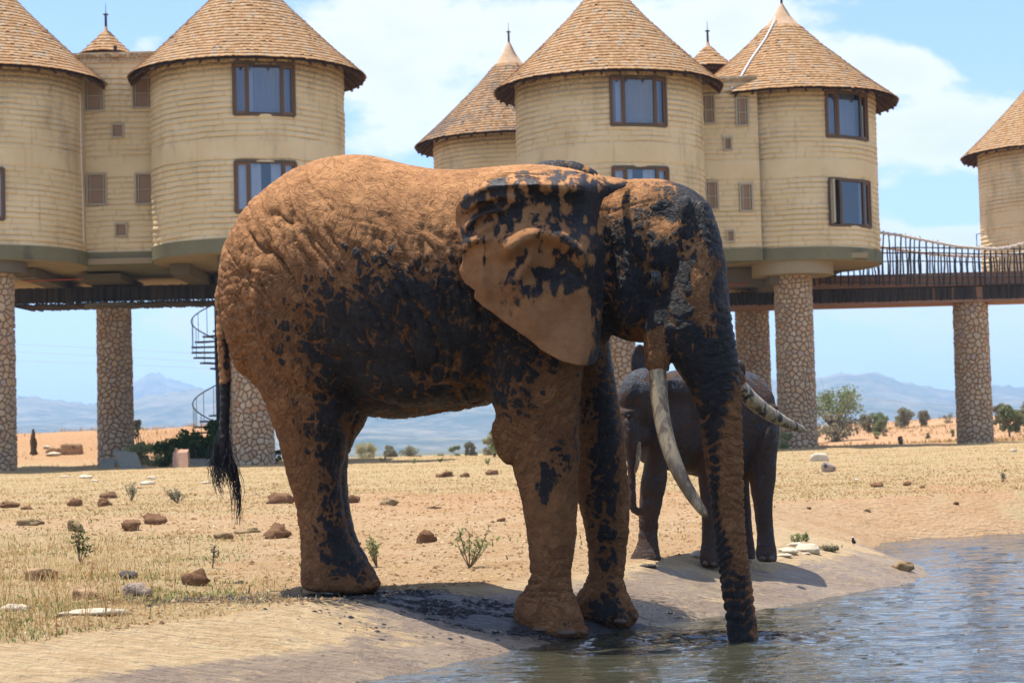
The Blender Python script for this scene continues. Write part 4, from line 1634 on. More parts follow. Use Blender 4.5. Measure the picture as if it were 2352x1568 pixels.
def skin_material(name, dry_a, dry_b, wetc):
    m, g = mat(name)
    pos = g.geo()
    n1 = g.noise(pos, 5, 6, .6)
    n2 = g.noise(pos, 26, 6, .7)
    n3 = g.noise(g.scale(pos, (1, 1, .45)), 15, 8, .76, .4)
    n4 = g.noise(g.scale(pos, (1, 1, .6)), 5.5, 7, .68, .3)
    upper_tone = g.attr('upper_tone')
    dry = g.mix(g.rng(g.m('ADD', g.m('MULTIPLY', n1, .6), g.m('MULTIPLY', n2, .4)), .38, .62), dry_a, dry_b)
    dry = g.mix(upper_tone, g.mix(1.0, dry, (.66, .62, .61), 'MULTIPLY'), dry)
    md = g.attr('mud')
    wr = g.attr('wrinkle')
    warp = g.n('ShaderNodeVectorMath', {0: pos, 1: g.n('ShaderNodeVectorMath', {0: g.noise(pos, 3.5, 3, .6, fac=False), 1: (.22, .22, .22)}, operation='MULTIPLY').outputs[0]}, operation='ADD').outputs[0]

    def lines(ang, across, along, width, seed):
        mp = g.n('ShaderNodeMapping', {'Vector': warp, 'Rotation': (0, ang, 0), 'Location': (seed, seed * 2.3, 0), 'Scale': (1, 1, 1)}, vector_type='POINT')
        v = g.n('ShaderNodeVectorMath', {0: mp.outputs[0], 1: (along, along * 1.3, across)}, operation='MULTIPLY').outputs[0]
        nn = g.noise(v, 1.0, 2, .45)
        return g.m('SUBTRACT', 1.0, g.rng(g.m('ABSOLUTE', g.m('SUBTRACT', nn, .5)), 0, width), clamp=True)
    L1_ = lines(.95, 30, 4.2, .045, 3.1)
    L2_ = lines(-.35, 34, 5.5, .04, 7.7)
    L3_ = lines(.25, 62, 14, .06, 1.3)
    L4_ = lines(1.6, 64, 15, .06, 9.2)
    sel = g.rng(g.noise(pos, 2.1, 3, .5), .4, .6)
    big = g.m('ADD', g.m('MULTIPLY', L1_, g.m('ADD', .35, g.m('MULTIPLY', sel, .65))), g.m('MULTIPLY', L2_, g.m('SUBTRACT', 1.0, g.m('MULTIPLY', sel, .6))))
    fine = g.m('ADD', L3_, L4_)
    cre = g.m('MULTIPLY', g.m('ADD', g.m('MULTIPLY', big, .85), g.m('MULTIPLY', fine, .26)), wr, clamp=True)
    k = g.m('ADD', md, g.m('MULTIPLY', g.m('SUBTRACT', n3, .5), 1.5))
    k = g.m('ADD', k, g.m('MULTIPLY', g.m('SUBTRACT', n4, .5), .95))
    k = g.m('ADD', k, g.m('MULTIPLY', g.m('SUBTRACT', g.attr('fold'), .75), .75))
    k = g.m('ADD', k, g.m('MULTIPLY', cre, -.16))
    k = g.m('ADD', k, g.m('MULTIPLY', g.m('SUBTRACT', g.noise(pos, 60, 3, .6), .5), .35))
    mk_ = g.rng(k, .39, .46)
    damp = g.rng(k, .22, .42)
    speck = g.rng(g.noise(g.scale(pos, (1, 1, .5)), 34, 3, .6), .70, .75)
    mk_ = g.m('MAXIMUM', mk_, g.m('MULTIPLY', speck, g.rng(md, .08, .3)))
    dry = g.mix(g.m('MULTIPLY', damp, .62), dry, (.105, .052, .026))
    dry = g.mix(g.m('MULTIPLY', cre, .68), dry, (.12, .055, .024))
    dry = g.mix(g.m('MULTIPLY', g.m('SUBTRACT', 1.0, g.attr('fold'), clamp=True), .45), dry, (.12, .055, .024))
    wc = g.mix(g.rng(n2, .35, .75), wetc, tuple(min(1, c * 2.2 + .008) for c in wetc))
    wc = g.mix(g.m('MULTIPLY', g.rng(n1, .5, .68), .4), wc, (.045, .026, .017))
    col = g.mix(mk_, dry, wc)
    gloss = g.rng(g.m('ADD', g.m('MULTIPLY', g.noise(pos, 5, 5, .65), .6), g.m('MULTIPLY', g.noise(pos, 40, 3, .6), .4)), .46, .66, .64, .42)
    rough = g.mix(mk_, g.mix(damp, (.93,) * 3, (.7,) * 3), gloss)
    h = g.m('MULTIPLY', g.m('SUBTRACT', 1.0, cre), 1.15)
    h = g.m('ADD', h, g.m('MULTIPLY', n2, .28))
    h = g.m('ADD', h, g.m('MULTIPLY', g.noise(pos, 80, 3, .6), .16))
    h = g.m('ADD', h, g.m('MULTIPLY', mk_, .22))
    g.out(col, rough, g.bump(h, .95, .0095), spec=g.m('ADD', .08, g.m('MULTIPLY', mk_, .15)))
    return m


M_BULL = skin_material('bull_skin', (.55, .275, .115), (.41, .195, .082), (.014, .0115, .0105))

BS = []
# trunk of the body
BS.append(loft_x([
    (506, 600, 690, 14.95, .16), (520, 560, 770, 14.93, .36), (545, 508, 850, 14.9, .54), (575, 468, 880, 14.88, .64), (620, 430, 905, 14.85, .74),
    (680, 390, 925, 14.8, .82), (740, 368, 940, 14.75, .86), (800, 358, 950, 14.68, .90), (860, 361, 960, 14.62, .93), (930, 379, 962, 14.56, .95),
    (1000, 392, 952, 14.5, .95), (1070, 392, 942, 14.45, .92), (1140, 385, 925, 14.40, .86), (1210, 380, 900, 14.36, .78), (1280, 385, 870, 14.32, .66),
    (1350, 400, 830, 14.28, .5), (1400, 425, 780, 14.25, .38)], 60, 2.15))
# near hind leg
BS.append(loft_y([(700, 560, 800, 14.55, .42), (780, 556, 825, 14.5, .40), (850, 577, 835, 14.48, .36), (920, 604, 832, 14.46, .32), (980, 627, 815, 14.45, .27),
                  (1040, 645, 796, 14.45, .235), (1100, 661, 786, 14.45, .20), (1150, 676, 788, 14.45, .19), (1200, 684, 798, 14.45, .19), (1240, 688, 812, 14.43, .20),
                  (1280, 690, 838, 14.40, .215), (1310, 688, 860, 14.38, .23), (1335, 689, 874, 14.37, .235), (1352, 694, 874, 14.37, .225), (1358, 705, 862, 14.37, .20)], 46, 2.3))
# far hind leg
BS.append(loft_y([(760, 620, 850, 15.15, .36), (860, 650, 860, 15.15, .34), (930, 680, 850, 15.15, .30), (970, 700, 842, 15.15, .26), (1010, 715, 816, 15.15, .22),
                  (1060, 720, 800, 15.15, .19), (1120, 722, 800, 15.12, .18), (1180, 725, 806, 15.1, .18), (1240, 730, 824, 15.05, .20), (1280, 730, 845, 15.0, .22),
                  (1315, 732, 866, 15.0, .22), (1330, 740, 862, 15.0, .20)], 36, 2.3))
# near front leg
BS.append(loft_y([(640, 1120, 1340, 14.05, .30), (720, 1100, 1350, 13.98, .33), (800, 1102, 1350, 13.95, .33), (860, 1114, 1340, 13.95, .31), (920, 1127, 1334, 13.95, .28),
                  (980, 1141, 1332, 13.96, .25), (1040, 1162, 1332, 13.97, .225), (1100, 1183, 1330, 13.98, .21), (1160, 1198, 1328, 13.99, .20), (1220, 1208, 1325, 14.0, .185),
                  (1280, 1214, 1319, 14.0, .175), (1320, 1215, 1313, 14.0, .175), (1350, 1206, 1316, 14.0, .19), (1375, 1186, 1325, 14.0, .21), (1400, 1178, 1334, 13.99, .225),
                  (1425, 1180, 1343, 13.98, .23), (1445, 1196, 1347, 13.97, .225), (1462, 1235, 1342, 13.96, .19)], 50, 2.3))
# far front leg
BS.append(loft_y([(660, 1200, 1390, 14.75, .30), (740, 1220, 1396, 14.78, .30), (820, 1240, 1405, 14.75, .28), (900, 1262, 1419, 14.72, .25), (980, 1283, 1431, 14.68, .225),
                  (1050, 1300, 1440, 14.66, .205), (1120, 1318, 1446, 14.63, .19), (1180, 1334, 1447, 14.62, .18), (1240, 1345, 1444, 14.6, .17), (1290, 1350, 1438, 14.6, .165),
                  (1330, 1346, 1434, 14.58, .175), (1355, 1330, 1442, 14.57, .20), (1380, 1318, 1453, 14.56, .215), (1405, 1322, 1462, 14.55, .22), (1425, 1340, 1464, 14.54, .21),
                  (1438, 1370, 1455, 14.54, .18)], 46, 2.3))
# toenails' swelling on the front feet
for (x, y, Y, rx, ry) in ((1300, 1450, 13.78, 27, 17), (1337, 1447, 13.86, 17, 17), (1240, 1443, 13.78, 22, 12), (1425, 1422, 14.36, 22, 15), (1455, 1412, 14.45, 13, 17)):
    BS.append(ellipsoid(x, y, Y, rx, ry, .06))
for (x, y, Y, rx, ry) in ((862, 1340, 14.2, 15, 14), (845, 1346, 14.16, 14, 11)):
    BS.append(ellipsoid(x, y, Y, rx, ry, .06))
# neck
BS.append(loft_x([(1180, 400, 830, 14.3, .55), (1260, 395, 820, 14.25, .55), (1330, 405, 790, 14.2, .50), (1390, 420, 775, 14.15, .44), (1440, 415, 760, 14.12, .40)], 24, 2.1))
# skull
BS.append(loft_x([(1385, 430, 745, 14.12, .30), (1420, 417, 772, 14.1, .37), (1470, 411, 783, 14.08, .41), (1520, 413, 775, 14.06, .42), (1560, 423, 765, 14.04, .40),
                  (1595, 440, 760, 14.02, .36), (1620, 462, 770, 14.0, .31), (1640, 495, 790, 13.98, .25), (1653, 545, 800, 13.96, .18), (1660, 600, 780, 13.95, .10)], 40, 2.25))
# brow and cheek bones
BS.append(ellipsoid(1505, 575, 13.74, 38, 30, .10, .5))
BS.append(ellipsoid(1560, 520, 13.72, 26, 75, .09, .25))
BS.append(ellipsoid(1440, 655, 13.78, 55, 105, .11, -.1))
BS.append(ellipsoid(1500, 720, 13.80, 50, 60, .13))
# forehead running into the trunk
BS.append(loft_y([(470, 1560, 1630, 13.97, .22), (520, 1545, 1648, 13.95, .26), (580, 1520, 1664, 13.92, .30), (640, 1508, 1671, 13.88, .32), (700, 1492, 1677, 13.84, .32),
                  (760, 1490, 1686, 13.8, .31), (810, 1520, 1694, 13.76, .27), (860, 1560, 1700, 13.73, .235), (920, 1590, 1704, 13.70, .205), (980, 1606, 1707, 13.67, .18),
                  (1050, 1617, 1709, 13.64, .165), (1120, 1626, 1710, 13.62, .155), (1200, 1636, 1712, 13.59, .145), (1270, 1644, 1718, 13.56, .14), (1330, 1652, 1727, 13.53, .135),
                  (1390, 1661, 1735, 13.5, .13), (1440, 1668, 1740, 13.47, .125), (1475, 1672, 1742, 13.45, .12), (1500, 1676, 1740, 13.44, .09)], 90, 2.15))
# tusk sheaths
BS.append(loft_y([(690, 1470, 1560, 13.74, .12), (750, 1474, 1558, 13.68, .125), (800, 1478, 1548, 13.65, .115), (835, 1481, 1542, 13.64, .10), (855, 1486, 1538, 13.64, .075)], 16, 2.1))
BS.append(loft_c([(1640, 800, 34, 14.1, .12), (1670, 850, 30, 14.12, .11), (1700, 888, 24, 14.15, .09)], 14))
# lower jaw
BS.append(loft_x([(1385, 640, 752, 14.08, .16), (1420, 660, 776, 14.05, .20), (1470, 680, 788, 14.02, .17), (1510, 700, 790, 13.98, .12), (1535, 740, 800, 13.97, .08)], 16, 2.1))
# muscle of the shoulder and the thigh, chest and skin folds
BS.append(ellipsoid(1215, 690, 13.78, 110, 190, .16, .1))
BS.append(ellipsoid(700, 720, 14.15, 120, 190, .17, -.25))
BS.append(ellipsoid(1160, 1010, 13.90, 30, 62, .10, -.25))
BS.append(ellipsoid(950, 840, 14.1, 150, 95, .3))
# the far ear showing over the neck
BS.append(ellipsoid(1292, 402, 14.75, 85, 34, .14, .06))

EAR = [(1045, 478), (1052, 462), (1066, 448), (1090, 428), (1120, 410), (1160, 396), (1200, 391), (1250, 389), (1310, 391), (1370, 399), (1425, 408), (1446, 414), (1440, 428),
       (1415, 440), (1385, 458), (1378, 490), (1384, 530), (1392, 570), (1392, 620), (1388, 670), (1385, 720), (1380, 770), (1377, 810), (1370, 836), (1350, 843), (1335, 842),
       (1312, 836), (1290, 830), (1268, 819), (1240, 803), (1222, 786), (1200, 770), (1175, 752), (1150, 735), (1128, 716), (1108, 704), (1094, 690), (1086, 686), (1090, 668),
       (1082, 662), (1068, 652), (1058, 636), (1053, 620), (1062, 600), (1060, 585), (1056, 560), (1050, 535), (1046, 510)]


def gauss(x, y, cx, cy, rx, ry, rot=0):
    c, s = math.cos(rot), math.sin(rot)
    dx, dy = x - cx, y - cy
    u, v = (dx * c + dy * s) / rx, (-dx * s + dy * c) / ry
    return np.exp(-(u * u + v * v))


def crest(x, y, pts, w_up, w_dn):
    """asymmetric ridge along a polyline: steep below, gentle above"""
    best = np.full(np.shape(x), 1e9); sg = np.ones(np.shape(x)); par = np.zeros(np.shape(x))
    n_ = len(pts) - 1
    for i, (a, b) in enumerate(zip(pts[:-1], pts[1:])):
        ax_, ay_, bx_, by_ = *a, *b
        dx, dy = bx_ - ax_, by_ - ay_
        L = dx * dx + dy * dy
        t = np.clip(((x - ax_) * dx + (y - ay_) * dy) / L, 0, 1)
        qx, qy = x - ax_ - t * dx, y - ay_ - t * dy
        q = np.hypot(qx, qy)
        cr = dx * qy - dy * qx
        m_ = q < best
        best = np.where(m_, q, best); sg = np.where(m_, np.sign(cr), sg); par = np.where(m_, (i + t) / n_, par)
    w_ = np.where(sg > 0, w_dn, w_up)
    return np.exp(-(best / w_) ** 2) * np.clip(np.minimum(par, 1 - par) * 6 + .25, 0, 1)


def ear_depth(x, y):
    x, y = np.asarray(x, float), np.asarray(y, float)
    d = 13.38 + .30 * sst(x, 1330, 1400) + .14 * sst(x, 1392, 1440) + .10 * (1 - sst(x, 1040, 1110)) - .05 * gauss(x, y, 1200, 600, 130, 150)
    d = d + .20 * (1 - sst(y, 388, 436)) ** 1.3
    d = d - .10 * gauss(x, y, 1290, 425, 120, 26)
    # the lobe in the middle of the ear: a lip that overhangs a hollow
    d = d - .17 * crest(x, y, [(1150, 580), (1170, 572), (1200, 548), (1245, 534), (1290, 548), (1335, 578), (1340, 620)], 34, 20)
    d = d + .07 * gauss(x, y, 1265, 640, 70, 34, -.3)
    d = d - .09 * crest(x, y, [(1225, 575), (1200, 615), (1165, 662)], 20, 12)
    d = d - .05 * crest(x, y, [(1165, 664), (1215, 676), (1290, 640), (1335, 600)], 26, 26)
    # folds fanning from the upper back edge
    d = d - .085 * crest(x, y, [(1050, 470), (1110, 432), (1190, 418), (1260, 420)], 16, 12)
    d = d - .085 * crest(x, y, [(1060, 492), (1100, 462), (1150, 452), (1195, 462)], 10, 9)
    d = d - .085 * crest(x, y, [(1066, 540), (1085, 505), (1120, 486), (1165, 480)], 11, 9)
    d = d - .05 * crest(x, y, [(1075, 570), (1098, 530), (1140, 512)], 10, 9)
    d = d - .06 * crest(x, y, [(1056, 590), (1072, 556), (1128, 552)], 10, 8)
    d = d + .05 * gauss(x, y, 1110, 478, 50, 8, -.35) + .04 * gauss(x, y, 1095, 520, 26, 8, -.5)
    # long swell and veins of the lower part
    d = d - .04 * crest(x, y, [(1340, 640), (1270, 700), (1200, 745)], 30, 40)
    d = d - .018 * crest(x, y, [(1105, 580), (1112, 640), (1116, 690)], 7, 7)
    d = d - .10 * sst(y, 700, 845) * sst(x, 1150, 1330)
    d = d + .016 * fbm(x / 50, y / 50, 2, 4)
    return d


BS.append(sheet(EAR, ear_depth, .05))
bme, bco, bno = fuse('body', BS, .0128, 4)
# side-view coordinates of every point of the skin
bx, by = proj(bco)
bY = bco[:, 1]


def near_seg(x, y, pts):
    best = np.full(len(x), 1e9)
    for a, b in zip(pts[:-1], pts[1:]):
        a, b = np.array(a, float), np.array(b, float)
        d = b - a
        t = np.clip(((x - a[0]) * d[0] + (y - a[1]) * d[1]) / (d @ d), 0, 1)
        best = np.minimum(best, np.hypot(x - a[0] - t * d[0], y - a[1] - t * d[1]))
    return best


def inpoly(x, y, poly):
    c = np.zeros(len(x), bool)
    j = len(poly) - 1
    for i in range(len(poly)):
        xi, yi = poly[i]
        xj, yj = poly[j]
        k = ((yi > y) != (yj > y)) & (x < (xj - xi) * (y - yi) / (yj - yi + 1e-9) + xi)
        c ^= k
        j = i
    return c


is_ear = inpoly(bx, by, EAR) & (bY < ear_depth(bx, by) + .06) & (bY > ear_depth(bx, by) - .05)
ear_w = is_ear.astype(float)
# ring weight: trunk, and foreleg wrists
trunk_w = sst(bx + (by - 700) * -.0, 1560, 1620) * sst(by, 640, 760) + sst(by, 820, 870) * sst(bx, 1560, 1600)
trunk_w = np.clip(trunk_w, 0, 1)
# ---- large folds pushed into the skin
disp = np.zeros(len(bco))
fold = np.full(len(bco), .75)


def folds(weight, ang, across, along, amp, seed, sharp=2.0):
    """folds running along direction ang (radians, in the side view, 0 = to the right)"""
    global disp, fold
    ca, sa = math.cos(ang), math.sin(ang)
    u = (bx * ca + by * sa) / 325.0
    v = (-bx * sa + by * ca) / 325.0
    wv = v + .035 * fbm(u * 3, v * 3, bY * 2 + seed, 2)
    r = 1 - np.abs(fbm(u * along, wv * across, seed + bY * 1.5, 2, .5)) * 2.4
    r = np.clip(r, 0, 1) ** sharp
    bulge = fbm(u * along * .8 + 9, wv * across * .9, seed + 3 + bY * 1.5, 1)
    disp = disp - weight * amp * (1.25 * r - .12 * bulge)
    fold = fold - weight * np.clip(r - .25, 0, 1) * 1.1


notear = 1 - ear_w
rump = gauss(bx, by, 640, 560, 130, 130) * notear
folds(rump, 1.02, 13, 1.8, .040, 1, 3.2)
folds(rump, 1.25, 24, 5, .010, 31, 2)
folds(gauss(bx, by, 565, 720, 70, 150) * notear, .25, 17, 9, .020, 2, 1.6)
flank = gauss(bx, by, 930, 640, 190, 170) * notear
folds(flank, .95, 12, 4.0, .026, 3, 2)
folds(gauss(bx, by, 1010, 800, 130, 150) * notear, 1.35, 12, 2.6, .030, 4, 2)
folds(gauss(bx, by, 840, 480, 170, 70) * notear, .35, 16, 3, .006, 5, 3)
folds(gauss(bx, by, 700, 850, 110, 140) * notear, 1.2, 14, 7, .018, 6, 2)
folds(gauss(bx, by, 1230, 850, 90, 130) * notear, .55, 17, 5, .018, 7, 2)
folds(gauss(bx, by, 1230, 1000, 90, 110), .2, 18, 5, .006, 8, 2)
folds(gauss(bx, by, 1250, 1330, 80, 50), .12, 20, 2.2, .020, 9, 3)
folds(gauss(bx, by, 1390, 1280, 70, 90), .1, 20, 3, .012, 10, 3)
folds(gauss(bx, by, 1440, 470, 70, 55) * notear, -.35, 18, 2.5, .013, 11, 3)
folds(gauss(bx, by, 1420, 600, 40, 110) * notear, 1.45, 24, 3, .014, 12, 2)
folds(gauss(bx, by, 1470, 620, 60, 35) * notear, .55, 26, 3, .014, 13, 2)
folds(gauss(bx, by, 740, 1320, 70, 40), .1, 20, 4, .006, 14, 2)
folds(gauss(bx, by, 1150, 1010, 30, 60), .9, 20, 3, .012, 15, 2)
folds(gauss(bx, by, 1510, 790, 35, 50), 1.5, 22, 2.5, .010, 16, 2)
folds(gauss(bx, by, 1290, 385, 90, 26) * (bY > 14.5) * (1 - ear_w), 1.35, 12, 2, .013, 17, 1.5)
base_w = notear * (1 - trunk_w) * .8
folds(base_w * sst(by, 430, 560), .5, 14, 7, .0055, 21, 2)
folds(base_w * sst(by, 430, 560), 1.9, 13, 6, .0055, 22, 2)
folds(base_w * (1 - sst(by, 430, 600)), .15, 16, 5, .0022, 23, 3)
folds(gauss(bx, by, 1230, 740, 110, 90) * notear, .7, 17, 5, .007, 24, 2)
folds(gauss(bx, by, 1600, 700, 110, 160) * notear, 1.3, 17, 5, .004, 25, 2)
folds(gauss(bx, by, 800, 1000, 40, 90), 1.5, 15, 3, .012, 26, 2)
folds(gauss(bx, by, 850, 1260, 22, 80) , 1.1, 22, 2, .014, 27, 2)
# trunk rings
zz = bco[:, 2]
ringp = zz * 30 / 1.9 + 1.4 * fbm(bx / 60, zz * 3, bY * 2, 2)
rg = np.abs(ringp - np.floor(ringp) - .5) * 2
rg2 = np.clip(1 - rg, 0, 1) ** 3
amp_r = .015 * (.7 + .6 * vnoise(np.floor(ringp) * 3.3, 2, bx * 0))
low = sst(by, 1000, 1250)
disp -= trunk_w * rg2 * amp_r * (1 + .3 * low)
fold -= trunk_w * rg2 * .5
rg3 = zz * 37
rr3 = np.abs((rg3 + .8 * fbm(bx / 50, zz * 4, bY * 2 + 5, 2)) % 1 - .5) * 2
disp -= trunk_w * np.clip(1 - rr3, 0, 1) ** 4 * .010
# general roughness
disp += (.0022 * fbm(bco[:, 0] * 6, bco[:, 1] * 6, bco[:, 2] * 6, 4)) * (1 - .6 * ear_w)
# hollow temple and eye socket
disp -= .05 * gauss(bx, by, 1525, 490, 34, 42, -.3) * (bY < 14) * notear
disp -= .030 * gauss(bx, by, 1503, 628, 20, 20) * (bY < 14)
disp += .014 * gauss(bx, by, 1500, 602, 34, 9, .25) * (bY < 14)
disp -= .045 * gauss(bx, by, 1400, 560, 16, 140) * (bY < 14) * notear
disp -= .03 * gauss(bx, by, 1100, 800, 18, 110, .05) * (bY < 14.2) * notear
disp -= .04 * gauss(bx, by, 800, 900, 22, 90, -.1) * (bY < 14.6)
bco2 = bco + bno * disp[:, None]

# ---- where the wet black mud lies, and where dry red soil shows
mudv = np.zeros(len(bco))
KM = [  # cx, cy, rx, ry, rot, value  (added as soft patches)
    (930, 790, 250, 130, 0, 1.05), (1010, 660, 150, 90, .35, .55), (840, 640, 110, 70, .2, .34), (820, 575, 70, 26, .25, .38), (760, 700, 70, 90, 0, .34),
    (800, 900, 90, 120, 0, .6), (770, 1120, 40, 130, 0, 1.0), (745, 1040, 60, 40, 0, .45), (700, 1000, 22, 60, 0, .4), (800, 1290, 90, 55, .5, 1.0), (720, 1215, 35, 40, 0, .25),
    (640, 720, 60, 90, 0, .22), (600, 800, 50, 60, 0, .15), (960, 930, 200, 40, 0, .6), (1080, 620, 40, 60, 0, .28),
    (1150, 800, 70, 90, .4, .75), (1230, 850, 90, 60, .3, .42), (1270, 1080, 38, 60, .1, .75), (1245, 1140, 18, 50, 0, .55), (1280, 1000, 45, 70, 0, .40), (1170, 930, 40, 50, 0, .42),
    (1200, 1010, 12, 80, 0, .5), (1290, 740, 60, 80, 0, .4), (1390, 1000, 45, 230, 0, .9), (1400, 1260, 45, 120, .1, .52), (1400, 1400, 60, 35, .2, .9), (1385, 820, 35, 80, 0, .9),
    # ear
    (1240, 450, 170, 45, -.05, .40), (1130, 430, 70, 22, -.4, .32), (1130, 500, 60, 30, 0, .30), (1300, 500, 70, 50, .2, .42), (1345, 470, 30, 50, 0, .5), (1260, 640, 75, 38, -.2, .72),
    (1320, 620, 40, 40, 0, .5), (1210, 690, 90, 50, -.6, .36), (1100, 455, 60, 30, 0, .3), (1370, 680, 22, 60, 0, .3), (1290, 400, 60, 14, 0, .1), (1260, 820, 60, 10, .3, .2),
    # head
    (1600, 470, 70, 46, .7, 1.1), (1470, 600, 80, 110, 0, .35), (1600, 800, 90, 120, 0, .3), (1545, 640, 50, 90, 0, .3), (1645, 590, 30, 130, -.1, 1.1), (1490, 690, 70, 90, 0, .5), (1560, 560, 40, 60, 0, .3), (1113, 610, 4, 70, 0, 1.1), (1560, 850, 40, 60, 0, .5), (1690, 700, 20, 100, 0, .6), (1520, 480, 55, 30, .1, .65), (1430, 540, 50, 70, 0, .68), (1450, 600, 50, 50, 0, .6), (1420, 670, 50, 80, 0, .62),
    (1500, 640, 60, 50, 0, .95), (1540, 700, 70, 60, 0, .78), (1580, 600, 30, 60, 0, .30), (1600, 780, 80, 70, 0, .62), (1640, 860, 60, 70, 0, .72), (1680, 760, 20, 120, 0, .3),
    (1640, 970, 60, 80, 0, .55), (1640, 1130, 20, 160, 0, .70), (1690, 1370, 60, 110, 0, .66), (1700, 1450, 60, 40, 0, .5), (1415, 745, 40, 30, 0, .45), (1505, 830, 14, 40, 0, -.1),
    (1660, 1260, 25, 60, 0, .4), (1440, 440, 40, 20, 0, .15), (1500, 425, 60, 14, 0, .25),
    # dry islands
    (1612, 720, 26, 60, -.2, -.55), (1515, 510, 22, 16, .4, -.6), (1600, 640, 24, 40, 0, -.4), (1500, 800, 24, 50, 0, -.35), (1680, 1130, 20, 130, 0, -.55), (1690, 1010, 20, 60, 0, -.45),
    (1460, 590, 24, 22, 0, -.35), (1180, 620, 60, 30, 0, -.2), (1245, 560, 80, 16, .1, -.45), (1100, 620, 45, 60, 0, -.5), (1320, 760, 70, 60, .5, -.55), (1200, 740, 60, 20, .5, -.1),
    (1160, 1060, 30, 80, -.2, -.35), (1260, 1230, 60, 110, 0, -.3), (1240, 1400, 80, 40, 0, -.3), (700, 1140, 36, 120, 0, -.2), (710, 1300, 26, 50, 0, -.3), (800, 420, 300, 60, 0, -.3),
    (1350, 1330, 24, 50, 0, -.4), (1440, 1080, 14, 90, 0, -.3), (620, 500, 120, 80, 0, -.2), (1300, 1440, 90, 22, 0, .30), (760, 1352, 80, 8, 0, -.2), (690, 880, 40, 50, 0, -.1), (1580, 440, 40, 20, 0, -.1)]
for (cx, cy, rx, ry, rot, v) in KM:
    w_ = gauss(bx, by, cx, cy, rx, ry, rot) * v
    if 1040 < cx < 1390 and cy < 850 and not (cx == 1150 or cx == 1230 or (cx == 1290 and cy == 740)):
        if cx in (1080,):
            w_ = w_ * notear
        else:
            w_ = w_ * ear_w
    elif cx < 1400 and cy < 960:
        w_ = w_ * notear
    mudv += w_
# the side away from the camera is muddy too
far = bY > 14.75
mudv = np.where(far & (by > 560), np.maximum(mudv, .8), mudv)
mudv = np.where((bx > 1210) & (bx < 1380) & (bY > 14.5) & (by < 420), .72, mudv)
mudv = np.where(is_ear, mudv * .66 + .42 * fbm(bx / 17, by / 24, 4, 4) * (1 - sst(by, 640, 800)) + .19 * (1 - sst(by, 520, 760)) + .03, mudv * .95 + .05)
mudv = np.clip(mudv, 0, 1)
upper_tone_v = np.clip(1 - sst(by + 40 * fbm(bx / 90, by / 90, 2, 3), 500, 760), 0, 1) * (1 - .8 * ear_w * sst(by, 420, 500))  # dry skin colour: lighter high on the body, darker lower down
wrk = np.clip(1 - .82 * ear_w, .08, 1) * (.55 + .45 * sst(by, 420, 620))
wrk *= 1 - .5 * gauss(bx, by, 1260, 1180, 80, 120)
bme.vertices.foreach_set('co', (bco2).astype(np.float32).ravel())
for k_, a_ in (('upper_tone', upper_tone_v), ('mud', mudv), ('wrinkle', wrk), ('fold', np.clip(fold, 0, 1))):
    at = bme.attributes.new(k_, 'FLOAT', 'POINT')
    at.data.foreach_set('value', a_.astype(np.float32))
bme.polygons.foreach_set('use_smooth', np.ones(len(bme.polygons), bool))
bme.materials.clear()
bme.materials.append(M_BULL)
BULL = thing('elephant', (.2, 14.3, .2), 'huge tusked bull elephant caked in red soil and black mud, drinking at the water\'s edge', 'elephant')
body = bpy.data.objects.new('body', bme)
body.location = (-.2, -14.3, -.2)
COL.objects.link(body)
body.parent = BULL
bme.update()

# tusks
M_TUSK, g = mat('stained_ivory')
pos = g.geo()
st = g.noise(g.scale(pos, (1, 1, .45)), 17, 6, .7, .6)
c = g.mix(g.rng(g.noise(pos, 5, 4), .35, .65), (.56, .41, .22), (.42, .30, .16))
c = g.mix(g.rng(st, .42, .58), c, (.19, .115, .06))
c = g.mix(g.rng(g.m('ADD', st, g.m('MULTIPLY', g.attr('mud'), .25)), .63, .70), c, (.03, .025, .022))
g.out(c, .38, g.bump(st, .3, .01), spec=.45)


def tusk(parent, rows, mudfac, n=34):
    R = resample(rows, n)
    secs = []
    for i in range(len(R)):
        a, b = R[max(0, i - 1)], R[min(len(R) - 1, i + 1)]
        x, y, r, Y = R[i]
        A, B = P(a[0], a[1], a[3]), P(b[0], b[1], b[3])
        t = (B - A) / np.linalg.norm(B - A)
        u = np.cross(t, [0, 1, 0]); u /= np.linalg.norm(u)
        v = np.cross(t, u)
        rm = r / FPX * Y
        secs.append((P(x, y, Y), u * rm, v * rm))
    V, F = superloft(secs, 20, 2)
    o = mk('tusk', V, F, M_TUSK, parent, smooth=True, attrs={'mud': np.full(len(V), mudfac)})
    return o


tusk(BULL, [(1510, 800, 19, 13.66), (1511, 850, 20, 13.62), (1513, 900, 20, 13.58), (1519, 950, 19, 13.54), (1529, 1000, 18.5, 13.5), (1543, 1045, 18, 13.46), (1562, 1090, 16.5, 13.42),
            (1584, 1130, 14.5, 13.4), (1604, 1160, 12, 13.38), (1617, 1178, 9, 13.37), (1623, 1187, 4, 13.37)], 0.0)
tusk(BULL, [(1660, 850, 20, 14.1), (1695, 885, 19, 14.16), (1722, 914, 18.5, 14.22), (1750, 938, 17.5, 14.3), (1780, 957, 15.5, 14.38), (1808, 972, 12.5, 14.46), (1832, 982, 10, 14.52), (1845, 987, 7, 14.55), (1850, 989, 3, 14.56)], .5)

# eye and lashes
M_EYE, g = mat('dark_wet_eye')
g.out((.012, .008, .006), .08, spec=.7)
V, F = ellipsoid(1504, 632, 13.655, 12, 10, .035)
